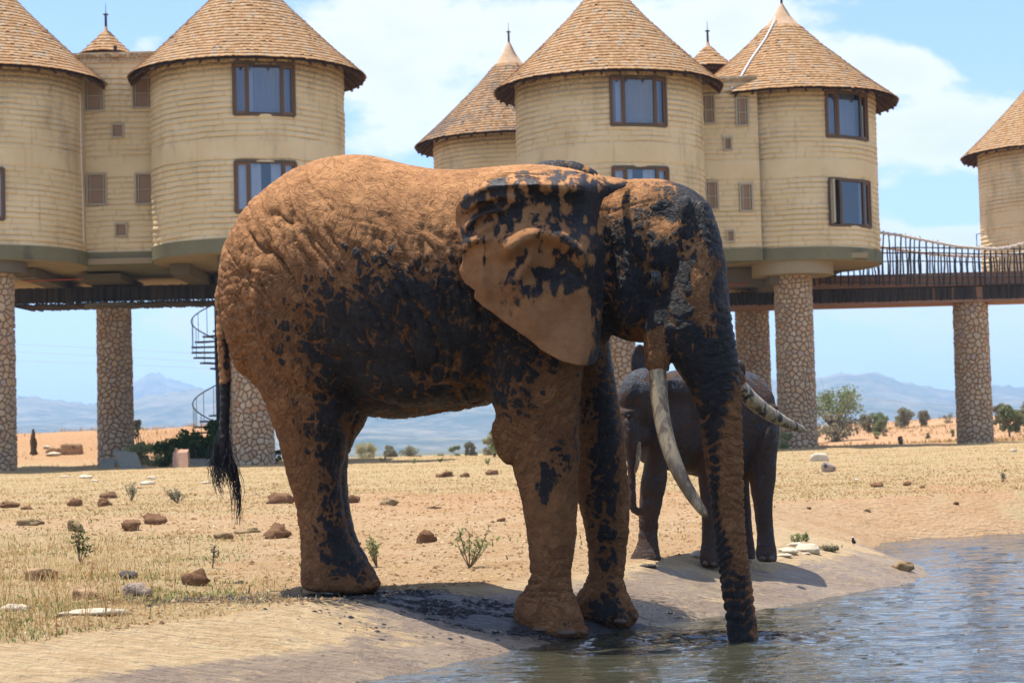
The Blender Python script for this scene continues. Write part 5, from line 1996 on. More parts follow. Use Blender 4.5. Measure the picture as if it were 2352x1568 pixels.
# place the eye on the skin found there
sel = (np.hypot(bx - 1504, by - 630) < 9) & (bY < 14)
if sel.any():
    V[:, 1] += bco2[sel, 1].min() - 13.655 + .012
eye = mk('eye', V, F, M_EYE, BULL, smooth=True)
M_HAIR, g = mat('black_wiry_hair')
g.out((.012, .011, .012), .5, spec=.4)
M_LASH, g = mat('pale_eyelash')
g.out((.25, .24, .22), .4, spec=.5)
mb = MB()
ye = V[:, 1].min()
for k in range(7):
    a = P(1494 + k * 3.4, 622, ye + .0)
    mb.tube([a, a + [.004, -.025, -.03], a + [.006, -.03, -.075 - .01 * (k % 3)]], [.0016, .0014, .0006], 4)
mb.build('eyelashes', M_LASH, BULL, kind='stuff')

# tail
rows = [(517, 640, 12, 14.95), (508, 665, 13, 14.93), (508, 720, 13, 14.9), (512, 790, 13.5, 14.86), (516, 860, 13, 14.83), (517, 920, 12, 14.8), (515, 980, 12, 14.78), (513, 1030, 14, 14.76), (510, 1060, 11, 14.76)]
R = resample(rows, 110)
secs = []
for i in range(len(R)):
    x, y, r, Y = R[i]
    rm = r / FPX * Y * (1 + .06 * math.sin(i * 1.35) + .03 * math.sin(i * .6 + 1))
    secs.append((P(x, y, Y), np.array([rm, 0, 0]), np.array([0, rm, 0])))
V, F = superloft(secs, 16, 2)
_, ty = proj(V)
tx = proj(V)[0]
mk('tail', V, F, M_BULL, BULL, smooth=True, attrs={'upper_tone': np.full(len(V), .7), 'mud': np.clip(sst(ty, 860, 960) * 1.0 + .18 + .25 * sst(tx, 505, 524) + .2 * fbm(ty / 14, tx / 8, 0, 2), 0, 1), 'wrinkle': np.full(len(V), .3), 'fold': np.full(len(V), .8)})
rs = np.random.RandomState(12)
mb = MB()
for k in range(190):
    if k < 115:
        a = P(509 + rs.uniform(-12, 14), 1005 + rs.uniform(-20, 50), 14.75 + rs.uniform(-.03, .03))
        e = P(512 + rs.normal(0, 17), rs.uniform(1075, 1125), 14.72 + rs.uniform(-.12, .08))
        bow = rs.uniform(-22, 22)
    else:
        s_ = rs.choice([-1, 1, 1])
        a = P(509 + rs.uniform(-8, 22), 1040 + rs.uniform(-10, 20), 14.74)
        e = P(543 + rs.normal(0, 8), rs.uniform(1120, 1215), 14.68) if s_ > 0 else P(505 + rs.normal(0, 8), rs.uniform(1090, 1150), 14.7)
        bow = 12 * s_ + rs.uniform(-6, 8)
    pts = []
    for t in np.linspace(0, 1, 5):
        q = a * (1 - t) + e * t
        pts.append(q + np.array([bow / 310 * math.sin(math.pi * t), 0, 0]))
    mb.tube(pts, [.0032, .003, .0026, .002, .001], 3, caps=False)
mb.build('tail_tuft', M_HAIR, BULL, kind='stuff')
# bristles along the belly
mb = MB()
for k in range(150):
    x = rs.uniform(860, 1120)
    yb_ = np.interp(x, [860, 930, 1000, 1070, 1120], [957, 957, 947, 936, 925])
    a = P(x, yb_ - 6, 14.4 + rs.uniform(-.1, .2))
    mb.tube([a, a + [rs.uniform(-.01, .01), 0, -rs.uniform(.025, .05)]], [.0014, .0005], 3, caps=False)
mb.build('belly_bristles', M_HAIR, BULL, kind='stuff')
# toenails of the fore feet
M_NAIL, g = mat('horn_nail')
g.out(g.mix(g.noise(g.geo(), 14, 4), (.09, .055, .036), (.14, .09, .06)), .55, spec=.35)
for (x, y, rx, ry, ylo, yhi) in ((1300, 1452, 24, 13, 13.6, 14), (1338, 1450, 9, 12, 13.6, 14.1), (1240, 1445, 18, 8, 13.6, 14), (1424, 1426, 18, 11, 14.2, 14.6), (1457, 1415, 7, 13, 14.2, 14.7)):
    sel = (np.abs(bx - x) < rx * .5) & (np.abs(by - y) < ry * .6) & (bY < yhi) & (bY > ylo)
    if not sel.any():
        continue
    Yn = bco2[sel, 1].min() + .028
    V, F = ellipsoid(x, y, Yn, rx * .9, ry * .75, .04)
    mk('toenail', V, F, M_NAIL, BULL, smooth=True)
# ---------------------------------------------------------------- the young elephant beyond the bull's trunk
M_CALF = skin_material('calf_skin', (.075, .07, .068), (.055, .05, .048), (.030, .032, .037))
CS = []
CS.append(loft_x([(1470, 900, 1060, 17.25, .28), (1510, 862, 1075, 17.35, .38), (1560, 848, 1085, 17.5, .44), (1620, 845, 1100, 17.7, .48), (1680, 846, 1108, 17.85, .48),
                  (1720, 853, 1105, 17.95, .46), (1750, 872, 1095, 18.0, .42), (1772, 900, 1070, 18.02, .34), (1784, 945, 1030, 18.02, .20), (1787, 970, 1005, 18.02, .1)], 40, 2.1))
CS.append(loft_y([(960, 1480, 1545, 17.05, .22), (1030, 1483, 1538, 17.0, .17), (1070, 1478, 1534, 17.0, .14), (1110, 1471, 1531, 17.0, .125), (1150, 1467, 1523, 17.0, .115), (1190, 1466, 1515, 17.0, .105),
                  (1230, 1465, 1512, 17.0, .105), (1255, 1461, 1513, 16.98, .12), (1275, 1450, 1517, 16.95, .14), (1290, 1445, 1520, 16.94, .145), (1298, 1452, 1516, 16.94, .12)], 30, 2.3))
CS.append(loft_y([(980, 1590, 1665, 17.4, .22), (1060, 1600, 1662, 17.3, .17), (1120, 1606, 1660, 17.25, .14), (1180, 1610, 1656, 17.2, .115), (1230, 1612, 1654, 17.2, .11),
                  (1265, 1609, 1658, 17.18, .13), (1285, 1606, 1662, 17.15, .145), (1301, 1612, 1658, 17.15, .12)], 26, 2.3))
CS.append(loft_y([(1000, 1660, 1725, 18.25, .2), (1100, 1672, 1720, 18.2, .15), (1160, 1684, 1724, 18.1, .12), (1220, 1690, 1729, 18.0, .11), (1260, 1690, 1734, 17.95, .13), (1283, 1692, 1736, 17.9, .13)], 22, 2.3))
CS.append(loft_y([(930, 1705, 1786, 17.85, .30), (1000, 1708, 1786, 17.75, .27), (1060, 1716, 1783, 17.7, .22), (1110, 1722, 1780, 17.65, .17), (1150, 1729, 1775, 17.6, .135), (1190, 1734, 1775, 17.6, .115),
                  (1230, 1738, 1778, 17.58, .115), (1255, 1737, 1782, 17.55, .13), (1275, 1735, 1785, 17.52, .14), (1290, 1742, 1783, 17.5, .12)], 30, 2.3))
# head, brow and trunk
CS.append(ellipsoid(1474, 920, 16.95, 56, 76, .26, .1))
CS.append(ellipsoid(1450, 905, 16.85, 28, 50, .16, .2))
CS.append(ellipsoid(1462, 990, 16.9, 34, 42, .15))
CS.append(loft_c([(1447, 940, 26, 16.8, .13), (1448, 1000, 19, 16.75, .11), (1450, 1050, 13, 16.72, .075), (1451, 1100, 10.5, 16.7, .06), (1452, 1140, 10, 16.68, .055), (1456, 1168, 10, 16.66, .05),
                  (1470, 1176, 9.5, 16.64, .045), (1482, 1166, 9, 16.62, .045), (1489, 1154, 10, 16.62, .045), (1492, 1148, 6, 16.62, .03)], 44))
CS.append(loft_y([(1000, 1453, 1472, 16.74, .05), (1025, 1453, 1471, 16.72, .045), (1036, 1456, 1468, 16.72, .03)], 8, 2))
EAR2 = [(1500, 880), (1530, 868), (1570, 872), (1604, 890), (1618, 930), (1616, 975), (1600, 1015), (1572, 1032), (1548, 1018), (1525, 985), (1508, 945)]
CS.append(sheet(EAR2, lambda x, y: 17.02 + .10 * sst(np.asarray(x, float), 1500, 1610) - .03 * gauss(np.asarray(x, float), np.asarray(y, float), 1560, 900, 40, 20), .04, 7))
EAR3 = [(1448, 848), (1450, 815), (1458, 795), (1470, 788), (1490, 800), (1500, 830), (1498, 870), (1470, 880)]
CS.append(sheet(EAR3, lambda x, y: 17.35 + 0 * np.asarray(x, float), .05, 7))
CS.append(ellipsoid(1702, 846, 17.4, 11, 22, .05, -.2))
cme, cco, cno = fuse('body', CS, .0145, 5)
cx_, cy_ = proj(cco)
cY = cco[:, 1]
disp = .003 * fbm(cco[:, 0] * 7, cco[:, 1] * 7, cco[:, 2] * 7, 4)
bx, by, bY, fold = cx_, cy_, cY, np.full(len(cco), .75)
folds(np.ones(len(cco)) * .8, .3, 20, 7, .003, 41, 2)
folds(np.ones(len(cco)) * .8, 1.8, 20, 7, .003, 42, 2)
folds(gauss(cx_, cy_, 1490, 1210, 60, 40), .1, 24, 3, .010, 43, 2)
zz = cco[:, 2]
tw = (cx_ < 1500) & (cy_ > 1010) & (cY < 16.86)
rr3 = np.abs((zz * 30) % 1 - .5) * 2
disp -= tw * np.clip(1 - rr3, 0, 1) ** 3 * .006
disp -= .03 * gauss(cx_, cy_, 1740, 1010, 10, 90, .45) * (cY < 18)
disp -= .016 * gauss(cx_, cy_, 1445, 955, 9, 8) * (cY < 17)
cco2 = cco + cno * disp[:, None]
cm_ = .42 + .1 * gauss(cx_, cy_, 1450, 880, 60, 60) + .25 * (cy_ < 900)
cm_ = cm_ - .25 * gauss(cx_, cy_, 1590, 960, 60, 60)
cme.vertices.foreach_set('co', cco2.astype(np.float32).ravel())
for k_, a_ in (('upper_tone', np.full(len(cco), .8)), ('mud', np.clip(cm_, 0, 1)), ('wrinkle', np.full(len(cco), .8)), ('fold', np.clip(fold, 0, 1))):
    at = cme.attributes.new(k_, 'FLOAT', 'POINT')
    at.data.foreach_set('value', np.asarray(a_, np.float32))
cme.polygons.foreach_set('use_smooth', np.ones(len(cme.polygons), bool))
cme.materials.clear()
cme.materials.append(M_CALF)
CALF = thing('elephant', (1.6, 17.4, .3), 'young wet dark elephant with short tusks, standing on the bank beyond the bull\'s trunk', 'elephant')
body = bpy.data.objects.new('body', cme)
body.location = (-1.6, -17.4, -.3)
COL.objects.link(body)
body.parent = CALF
tusk(CALF, [(1466, 1015, 6.0, 16.7), (1466, 1040, 6.0, 16.68), (1464, 1062, 5.2, 16.66), (1460, 1080, 3.6, 16.65), (1458, 1088, 1.2, 16.64)], -.6, 16)
V, F = ellipsoid(1444, 955, 16.69, 5, 4, .02)
sel = (np.hypot(cx_ - 1444, cy_ - 955) < 6) & (cY < 17)
if sel.any():
    V[:, 1] += cco2[sel, 1].min() - 16.69 + .006
mk('eye', V, F, M_EYE, CALF, smooth=True)
for (x, y, rx, ry, Yl) in ((1459, 1288, 7, 6, 17.2), (1474, 1289, 9, 6, 17.2), (1490, 1290, 7, 5, 17.2), (1620, 1293, 7, 6, 17.5), (1638, 1294, 8, 6, 17.5), (1752, 1282, 8, 6, 18), (1770, 1282, 8, 7, 18)):
    sel = (np.abs(cx_ - x) < rx) & (np.abs(cy_ - y) < ry) & (cY < Yl)
    if sel.any():
        V, F = ellipsoid(x, y, cco2[sel, 1].min() + .022, rx, ry, .03)
        mk('toenail', V, F, M_NAIL, CALF, smooth=True)
# ================================================================== smaller things
def onground(px, py, ymin=9.0, ymax=420.0):
    d = P(px, py, 1.0) - np.array([0, 0, CAM_H])
    Y = np.geomspace(ymin, ymax, 1500)
    Z = CAM_H + d[2] * Y
    G = ground_z(d[0] * Y, Y)
    hit = np.where(Z <= G)[0]
    if len(hit) == 0:
        return None
    y = Y[hit[0]]
    return np.array([d[0] * y, y, float(G[hit[0]])])


def ground_pt(px, Y):
    x = float(P(px, 1040, Y)[0])
    return np.array([x, Y, float(ground_z(x, Y))])


def rock_mat(name, a, b, dark=None, rough=.9):
    m, g = mat(name)
    pos = g.geo()
    c = g.mix(g.rng(g.noise(pos, 14, 5, .65), .35, .7), a, b)
    if dark:
        c = g.mix(g.rng(g.noise(pos, 9, 5, .7), .55, .62), c, dark)
    g.out(c, rough, g.bump(g.noise(pos, 34, 5, .7), .8, .03), spec=.2)
    return m


M_DUNG = rock_mat('dry_dung', (.17, .085, .04), (.25, .135, .065))
M_FIBRE = rock_mat('fibrous_dung', (.26, .17, .08), (.36, .25, .13))
M_PALE = rock_mat('pale_limestone', (.60, .49, .34), (.70, .60, .44))
M_TAN = rock_mat('tan_rock', (.48, .31, .17), (.42, .25, .13), (.20, .11, .06))
M_GREYR = rock_mat('speckled_rock', (.42, .30, .22), (.34, .27, .22), (.06, .055, .06), .5)
M_WETR = rock_mat('wet_dark_rock', (.06, .05, .045), (.10, .08, .06), None, .25)
M_SLAB = rock_mat('grey_slate', (.17, .175, .14), (.22, .22, .175))
M_PINKS = rock_mat('pink_block', (.44, .24, .15), (.50, .30, .20))


def lump(c, w_, h_, d_, seed, rough=.18, flat=.0, det=2, sides=None):
    """an irregular stone: noise-pushed ball with a flat-ish bottom"""
    n1, n2 = 18, 12
    V, F = [], []
    for i in range(n2 + 1):
        ph = math.pi * i / n2
        for k in range(n1):
            th = 2 * math.pi * k / n1
            v = np.array([math.sin(ph) * math.cos(th), math.sin(ph) * math.sin(th), math.cos(ph)])
            if sides:
                v = np.sign(v) * np.abs(v) ** sides
            r = 1 + rough * 2 * float(fbm(v[0] * 1.3 + seed * 3.1, v[1] * 1.3 + seed, v[2] * 1.3, 3)) + rough * .4 * float(vnoise(v[0] * 6 + seed, v[1] * 6, v[2] * 6))
            V.append(c + v * r * np.array([w_ / 2, d_ / 2, h_ * .62]) + np.array([0, 0, h_ * .34]))
    for i in range(n2):
        for k in range(n1):
            k2 = (k + 1) % n1
            F.append((i * n1 + k, (i + 1) * n1 + k, (i + 1) * n1 + k2, i * n1 + k2))
    return V, F


def stone_at(px, py, wpx_, hpx_, material, name, label, cat, seed, group=None, depth=.8, rough=.18, sides=None, multi=1):
    q = onground(px, py)
    if q is None:
        return
    sc_ = q[1] / FPX
    W_, H_ = wpx_ * sc_, hpx_ * sc_
    q = q + np.array([0, W_ * depth * .4, 0])
    q[2] = float(ground_z(q[0], q[1])) - H_ * .08
    V, F = lump(q, W_, H_, W_ * depth, seed, rough, sides=sides)
    if multi > 1:
        mb = MB()
        rs_ = np.random.RandomState(seed)
        mb.add(V, F)
        # keep one body: lobes overlap the first
        V2 = []
        lob = [(rs_.uniform(-.3, .3), rs_.uniform(-.25, .1), rs_.uniform(.5, .8)) for _ in range(multi - 1)]
        V = np.array(V)
        for (ox, oy, s_) in lob:
            d_ = V - (q + np.array([ox * W_, oy * W_, H_ * .3]))
            r_ = np.linalg.norm(d_ / np.array([W_ * .3, W_ * .3, H_ * .4]), axis=1)
            V = V + (d_ / (np.linalg.norm(d_, axis=1)[:, None] + 1e-6)) * (np.exp(-r_ ** 2) * H_ * .28)[:, None]
    o = mk(name, V, F, material, None, smooth=True)
    # put the origin at the stone's foot
    me = o.data
    me.transform(Matrix.Translation(-Vector([float(t) for t in q])))
    o.location = [float(t) for t in q]
    tag(o, label, cat, group)
    return o


GD = 'lumps of elephant dung on the dry ground'
DL = [  # px, py, w, h, kind, label
    (637, 1156, 52, 27, 'd', 'wide dark brown dung lump left of the bull\'s hind leg, farther of the two'),
    (639, 1236, 47, 32, 'd', 'blocky dark brown dung lump left of the bull\'s hind leg, nearer of the two'),
    (354, 1204, 43, 26, 'd', 'brown two-lobed dung lump in the dry grass, left of the tail tuft'),
    (512, 1238, 40, 15, 'f', 'low crumbled dung heap below the bull\'s tail tuft'),
    (561, 1224, 48, 12, 'f', 'flat dark trodden dung strip just right of the tail strands'),
    (250, 1144, 40, 15, 'd', 'brown dung lump directly below the leaning grey slab'),
    (171, 1163, 27, 18, 'd', 'small rounded brown lump left of the spiky grey weed'),
    (239, 1163, 24, 14, 'd', 'small brown lump just in front of the lump below the grey slab'),
    (16, 1166, 34, 13, 'd', 'red-brown lump at the left edge of the photo'),
    (60, 1171, 25, 9, 'd', 'small flat brown lump near the left edge beside the red-brown lump'),
    (171, 1221, 28, 30, 'f', 'upright fibrous dung ball in the tall dry grass at left'),
    (298, 1219, 36, 20, 'd', 'brown dung piece beside the two-lobed lump at left'),
    (68, 1207, 60, 18, 'f', 'broad low fibrous dung heap near the left edge'),
    (443, 1344, 46, 32, 'd', 'round brown lump with a dark cleft, left of the bull\'s hind foot'),
    (811, 1155, 30, 18, 'd', 'brown lump just right of the bull\'s hind legs'),
    (893, 1160, 30, 16, 'f', 'pale fibrous dung ball seen under the belly at left'),
    (981, 1247, 40, 29, 'd', 'split dark dung ball in the open ground beneath the belly'),
    (1020, 1096, 41, 11, 'd', 'long brown dung row in the straw under the belly'),
    (1069, 1096, 21, 9, 'd', 'small brown dung lump at the right end of the dung row'),
    (1130, 1091, 25, 13, 'd', 'dark double dung ball in the straw, close to the bull\'s foreleg'),
    (1150, 1198, 18, 9, 'd', 'small dark dung scrap left of the bull\'s foreleg'),
    (997, 1168, 20, 7, 'f', 'thin scattered dung scrap above the split dung ball'),
    (822, 1252, 14, 10, 'd', 'small red-brown lump close behind the bull\'s hind foot'),
    (2015, 1119, 27, 10, 'd', 'brown dung lump on the straw right of the calf'),
    (2086, 1117, 15, 8, 'd', 'small dark dung lump below the standalone stone pillar'),
    (2119, 1121, 11, 6, 'f', 'tiny pale dung lump right of the small dark one below the pillar'),
    (1993, 1178, 14, 6, 'f', 'small pale crumbled dung on the bare sand right of the calf'),
    (2198, 1160, 12, 6, 'd', 'small dark lump on the bare sand at the far right'),
    (1858, 1172, 9, 5, 'd', 'tiny dark lump on the bare sand nearest the calf\'s rump'),
    (2076, 1310, 36, 19, 'f', 'fibrous brown dung lump on the tip of the mud spit')]
for i, (px, py, w_, h_, k, lb) in enumerate(DL):
    stone_at(px, py, w_, h_, M_DUNG if k == 'd' else M_FIBRE, 'dung_lump', lb, 'dung', 100 + i, GD, rough=.34, multi=4)
RL = [
    (98, 1334, 86, 33, M_TAN, 'flat brown rock with a dark shaded end, lying in the dry grass at lower left', .7, .20),
    (195, 1378, 62, 32, M_TAN, 'pale mud-specked boulder just left of the grey-pink one at lower left', .8, .14),
    (307, 1370, 68, 39, M_GREYR, 'grey-pink mud-spotted boulder at lower left', .8, .16),
    (218, 1414, 165, 20, M_PALE, 'long thin pale stone lying above the mud bank at lower left', .25, .2),
    (30, 1405, 70, 19, M_PALE, 'thin pale stone at the left edge above the mud bank', .35, .2),
    (296, 1330, 42, 17, M_WETR, 'wet black stone behind the grey-pink boulder', .8, .2),
    (196, 1099, 31, 8, M_PALE, 'flat white stone below the left lodge, leftmost large one', .7, .15),
    (218, 1106, 17, 5, M_PALE, 'small flat white stone between the two larger white ones at left', .7, .15),
    (338, 1113, 34, 10, M_PALE, 'flat white stone below the grey slab, the largest and nearest', .7, .15),
    (348, 1100, 20, 7, M_PALE, 'small flat white stone just behind the largest one below the grey slab', .7, .15),
    (148, 1096, 22, 5, M_PALE, 'thin white stone at the far left of the white stones', .7, .15),
    (474, 1110, 24, 6, M_PALE, 'flat pale stone just left of the bull\'s tail tuft', .7, .15),
    (162, 1044, 51, 27, M_TAN, 'big square-cut tan boulder with a dark hollow, before the red bank', .6, .05),
    (120, 1042, 34, 15, M_TAN, 'low tan rock leaning against the square-cut boulder', .7, .15),
    (122, 1048, 31, 9, M_PALE, 'flat pale stone in front of the low tan rock', .7, .15),
    (106, 1031, 17, 8, M_PALE, 'small pale rock on the red bank right of the stump', .7, .15),
    (1884, 1059, 42, 20, M_PALE, 'flat-topped cream rock at the foot of the right pillars', .7, .08),
    (1903, 1084, 30, 26, M_GREYR, 'pointed grey-brown rock before the flat-topped cream rock', .7, .15),
    (2329, 1038, 15, 7, M_PALE, 'small white stone in the grass at the right edge', .7, .15),
    (1966, 1104, 13, 5, M_PALE, 'small cream stone in the straw right of the pointed rock', .7, .15),
    (1828, 1256, 42, 11, M_PALE, 'cream flat stone behind the larger bank stones right of the calf', .8, .12),
    (1857, 1270, 66, 21, M_PALE, 'largest cream bank stone right of the calf\'s hind foot', .8, .14),
    (1813, 1273, 50, 15, M_PALE, 'cream stone touching the calf\'s hind foot', .8, .12),
    (1802, 1280, 36, 8, M_PALE, 'thin cream stone in front of the others by the calf\'s hind foot', .8, .12),
    (1853, 1273, 18, 4, M_PALE, 'little cream stone right of the thin one by the calf', .8, .12),
    (1601, 1283, 30, 15, M_PALE, 'cream stone between the calf\'s legs and the bull\'s trunk', .8, .14),
    (1490, 1303, 48, 6, M_WETR, 'flat dark stone under the calf\'s front foot', .6, .14),
    (2127, 1300, 16, 11, M_GREYR, 'grey stone standing in the shallow water off the spit', .8, .12),
    (550, 1340, 22, 9, M_WETR, 'wet shiny stone left of the bull\'s hind foot', .8, .2),
    (385, 1232, 14, 8, M_TAN, 'small tan stone in the dry grass left of the tail', .8, .2)]
for i, (px, py, w_, h_, m_, lb, dp, rg_) in enumerate(RL):
    if px == 2127:
        q = P(px, py, 20.3)
    stone_at(px, py, w_, h_, m_, 'rock', lb, 'rock', 200 + i, 'rocks lying about the bank', depth=dp, rough=rg_, sides=.45 if px == 162 else (.7 if px == 1884 else None))


# leaning slabs and stump
def plate(name, pts_px, Y, thick, material, label, cat):
    A = [P(x, y, Y + (pts_px[0][1] * 0) + (1080 - y) * .006) for x, y in pts_px]
    n_ = len(A)
    B = [a + np.array([0, thick, thick * .3]) for a in A]
    F = [tuple(range(n_))[::-1], tuple(range(n_, 2 * n_))] + [(i, (i + 1) % n_, (i + 1) % n_ + n_, i + n_) for i in range(n_)]
    q = np.mean(A, axis=0)
    q[2] = min(a[2] for a in A)
    o = mk(name, np.array(A + B), F, material)
    o.data.transform(Matrix.Translation(-Vector([float(t) for t in q])))
    o.location = [float(t) for t in q]
    return tag(o, label, cat)


plate('stone_slab', [(259, 1037), (282, 1038), (311, 1041), (318, 1056), (327, 1078), (320, 1082), (280, 1082), (270, 1062)], 58, .12, M_SLAB, 'grey slate slab leaning at the foot of the second stone pillar', 'slab')
plate('stone_block', [(397, 1040), (430, 1038), (432, 1058), (431, 1076), (397, 1076), (396, 1058)], 59, .3, M_PINKS, 'upright pink stone block in the shade left of the spiral stair', 'block')
plate('kerb_slab', [(432, 1062), (478, 1062), (480, 1073), (432, 1073)], 60, .4, M_SLAB, 'low grey kerb slab in the shade right of the pink block', 'slab')
plate('kerb_slab', [(230, 1062), (262, 1062), (264, 1074), (230, 1074)], 59.5, .4, M_SLAB, 'low grey kerb slab left of the leaning slate slab', 'slab')
M_WOOD, g = mat('weathered_wood')
g.out(g.mix(g.noise(g.scale(g.geo(), (9, 9, 2)), 3, 5, .7), (.16, .09, .045), (.36, .22, .12)), .9, g.bump(g.noise(g.scale(g.geo(), (16, 16, 3)), 3, 4), .8, .04), spec=.1)
q = ground_pt(75, 70)
mb = MB()
for (dx, top, r_) in ((0, 985, .095), (.05, 1003, .09)):
    pts = []
    for t in np.linspace(0, 1, 7):
        p = P(75.5, 1044 * (1 - t) + top * t, 70)
        pts.append(p + np.array([dx + .02 * math.sin(t * 9 + dx * 40), dx, 0]))
    mb.tube(pts, [r_ * 1.3, r_, r_ * .95, r_ * .9, r_ * .85, r_ * .7, r_ * .35], 9)
st_ = mk('tree_stump', np.array(mb.V), mb.F, M_WOOD, smooth=True)
tag(st_, 'thin broken grey-brown tree stump standing on the red bank at left', 'stump')
st_['kind'] = 'thing'
del st_['kind']

# red pipes under the floors
M_RED, g = mat('red_oxide_pipe')
g.out((.45, .09, .05), .6, spec=.3)
for par, pts in ((LB, [P(52, 645, 62.8), P(190, 641, 62.8)]), (RBd, [P(1672, 654, 67.5), P(1712, 653, 67.5), P(1712, 645, 67.5)])):
    mb = MB()
    mb.tube(pts, .018, 6)
    mb.build('pipe', M_RED, par)

# ------------------------------------------------------------------ spiral stair
M_STEEL, g = mat('black_painted_steel')
g.out((.018, .018, .02), .5, spec=.4)
YS = 66.4
sc0 = P(502, 880, YS)
zg = float(ground_z(sc0[0], YS))
ST = thing('spiral_staircase', (sc0[0], YS, zg), 'black steel spiral staircase hanging from the walkway, left of the bull\'s rump', 'staircase')
ztop_ = level(500, 690, YS)
mb = MB()
mb.tube([(sc0[0], YS, zg), (sc0[0], YS, ztop_)], .10, 16)
mb.build('post', M_STEEL, ST, smooth=True)
per = 2.74
zl = level(440, 800, YS)
Rs = .86
prev = None
rail = []
nst = 14.5
dz_ = per / nst
zz = zg + .15
while zz < ztop_ - .02:
    th = math.pi - (zz - zl) / per * 2 * math.pi
    d = np.array([math.cos(th), math.sin(th), 0])
    t = np.array([-math.sin(th), math.cos(th), 0])
    c0 = np.array([sc0[0], YS, zz])
    wi, wo = .05, .17
    A = [c0 + d * .09 - t * wi, c0 + d * .09 + t * wi, c0 + d * Rs + t * wo, c0 + d * Rs - t * wo]
    V = A + [a + np.array([0, 0, -.055]) for a in A]
    mk('tread', V, [(0, 1, 2, 3), (7, 6, 5, 4), (0, 4, 5, 1), (1, 5, 6, 2), (2, 6, 7, 3), (3, 7, 4, 0)], M_STEEL, ST)
    if zz + .95 < ztop_ + .9:
        mb = MB()
        b0 = c0 + d * (Rs - .015)
        mb.tube([b0 + [0, 0, -.06], b0 + [0, 0, .95]], .011, 6)
        mb.build('baluster', M_STEEL, ST)
    zz += dz_
mb = MB()
pts = []
z = zg + 1.1
while z < ztop_ + .9:
    th = math.pi - (z - .95 - zl) / per * 2 * math.pi
    pts.append((sc0[0] + math.cos(th) * Rs, YS + math.sin(th) * Rs, z))
    z += .05
mb.tube(pts, .02, 8)
mb.build('hand_rail', M_STEEL, ST, smooth=True)

# ------------------------------------------------------------------ bird
M_BB, g = mat('black_feathers')
g.out((.015, .014, .014), .6, spec=.3)
M_BW, g = mat('white_feathers')
g.out((.75, .75, .73), .7, spec=.2)
M_BG, g = mat('grey_feathers')
g.out((.30, .29, .28), .7, spec=.2)
qb = onground(1961, 1252.5)
BIRD = thing('plover', qb, 'little black and white plover standing at the far water\'s edge', 'bird')
s_ = qb[1] / FPX
ex = np.array([s_, 0, 0]); ez = np.array([0, 0, s_])


def egg(c, r, n1=16, n2=10):
    V, F = [], []
    for i in range(n2 + 1):
        ph = math.pi * i / n2
        for k in range(n1):
            th = 2 * math.pi * k / n1
            V.append(c + np.array([math.sin(ph) * math.cos(th) * r[0], math.sin(ph) * math.sin(th) * r[1], math.cos(ph) * r[2]]))
    for i in range(n2):
        for k in range(n1):
            F.append((i * n1 + k, (i + 1) * n1 + k, (i + 1) * n1 + (k + 1) % n1, i * n1 + (k + 1) % n1))
    return V, F


b0 = np.array(qb)
secs = [(b0 + ez * 3.2 + ex * 1.8, ex * .6, (0, 3.0 * s_, 0)), (b0 + ez * 5 + ex * .8, ex * 4.2, (0, 5 * s_, 0)), (b0 + ez * 8 + ex * .3, ex * 5.0, (0, 5.5 * s_, 0)), (b0 + ez * 11 + ex * -.4, ex * 4.2, (0, 4.6 * s_, 0)),
        (b0 + ez * 14 + ex * -1.0, ex * 2.6, (0, 3 * s_, 0)), (b0 + ez * 15.5 + ex * -1.2, ex * 2.3, (0, 2.6 * s_, 0)), (b0 + ez * 17.5 + ex * -1.5, ex * 2.5, (0, 2.9 * s_, 0)), (b0 + ez * 19 + ex * -1.6, ex * 1.2, (0, 1.4 * s_, 0))]
V, F = superloft(secs, 16, 2)
mk('body', V, F, M_BB, BIRD, smooth=True)
V, F = egg(b0 + ez * 18.2 + ex * -1.6, (2.3 * s_, 2.6 * s_, 1.7 * s_))
mk('crown', V, F, M_BW, BIRD, smooth=True)
V, F = superloft([(b0 + ez * 4 + ex * 3.8, ex * .6, (0, 2.5 * s_, 0)), (b0 + ez * 7 + ex * 4, ex * 1.9, (0, 4.2 * s_, 0)), (b0 + ez * 11 + ex * 2.6, ex * 1.6, (0, 3.6 * s_, 0)), (b0 + ez * 13 + ex * 1.4, ex * .5, (0, 2 * s_, 0))], 12, 2)
mk('wing', V, F, M_BG, BIRD, smooth=True)
mb = MB(); mb.tube([b0 + ez * 17.2 + ex * -3.6 - np.array([0, 2 * s_, 0]), b0 + ez * 16.9 + ex * -5.6 - np.array([0, 3 * s_, 0])], [.5 * s_, .12 * s_], 6); mb.build('beak', M_BB, BIRD)
for sx_ in (-1.2, 1.4):
    mb = MB(); mb.tube([b0 + ez * 4.5 + ex * sx_, b0 + ez * -.2 + ex * sx_], .35 * s_, 5); mb.build('leg', M_BB, BIRD)

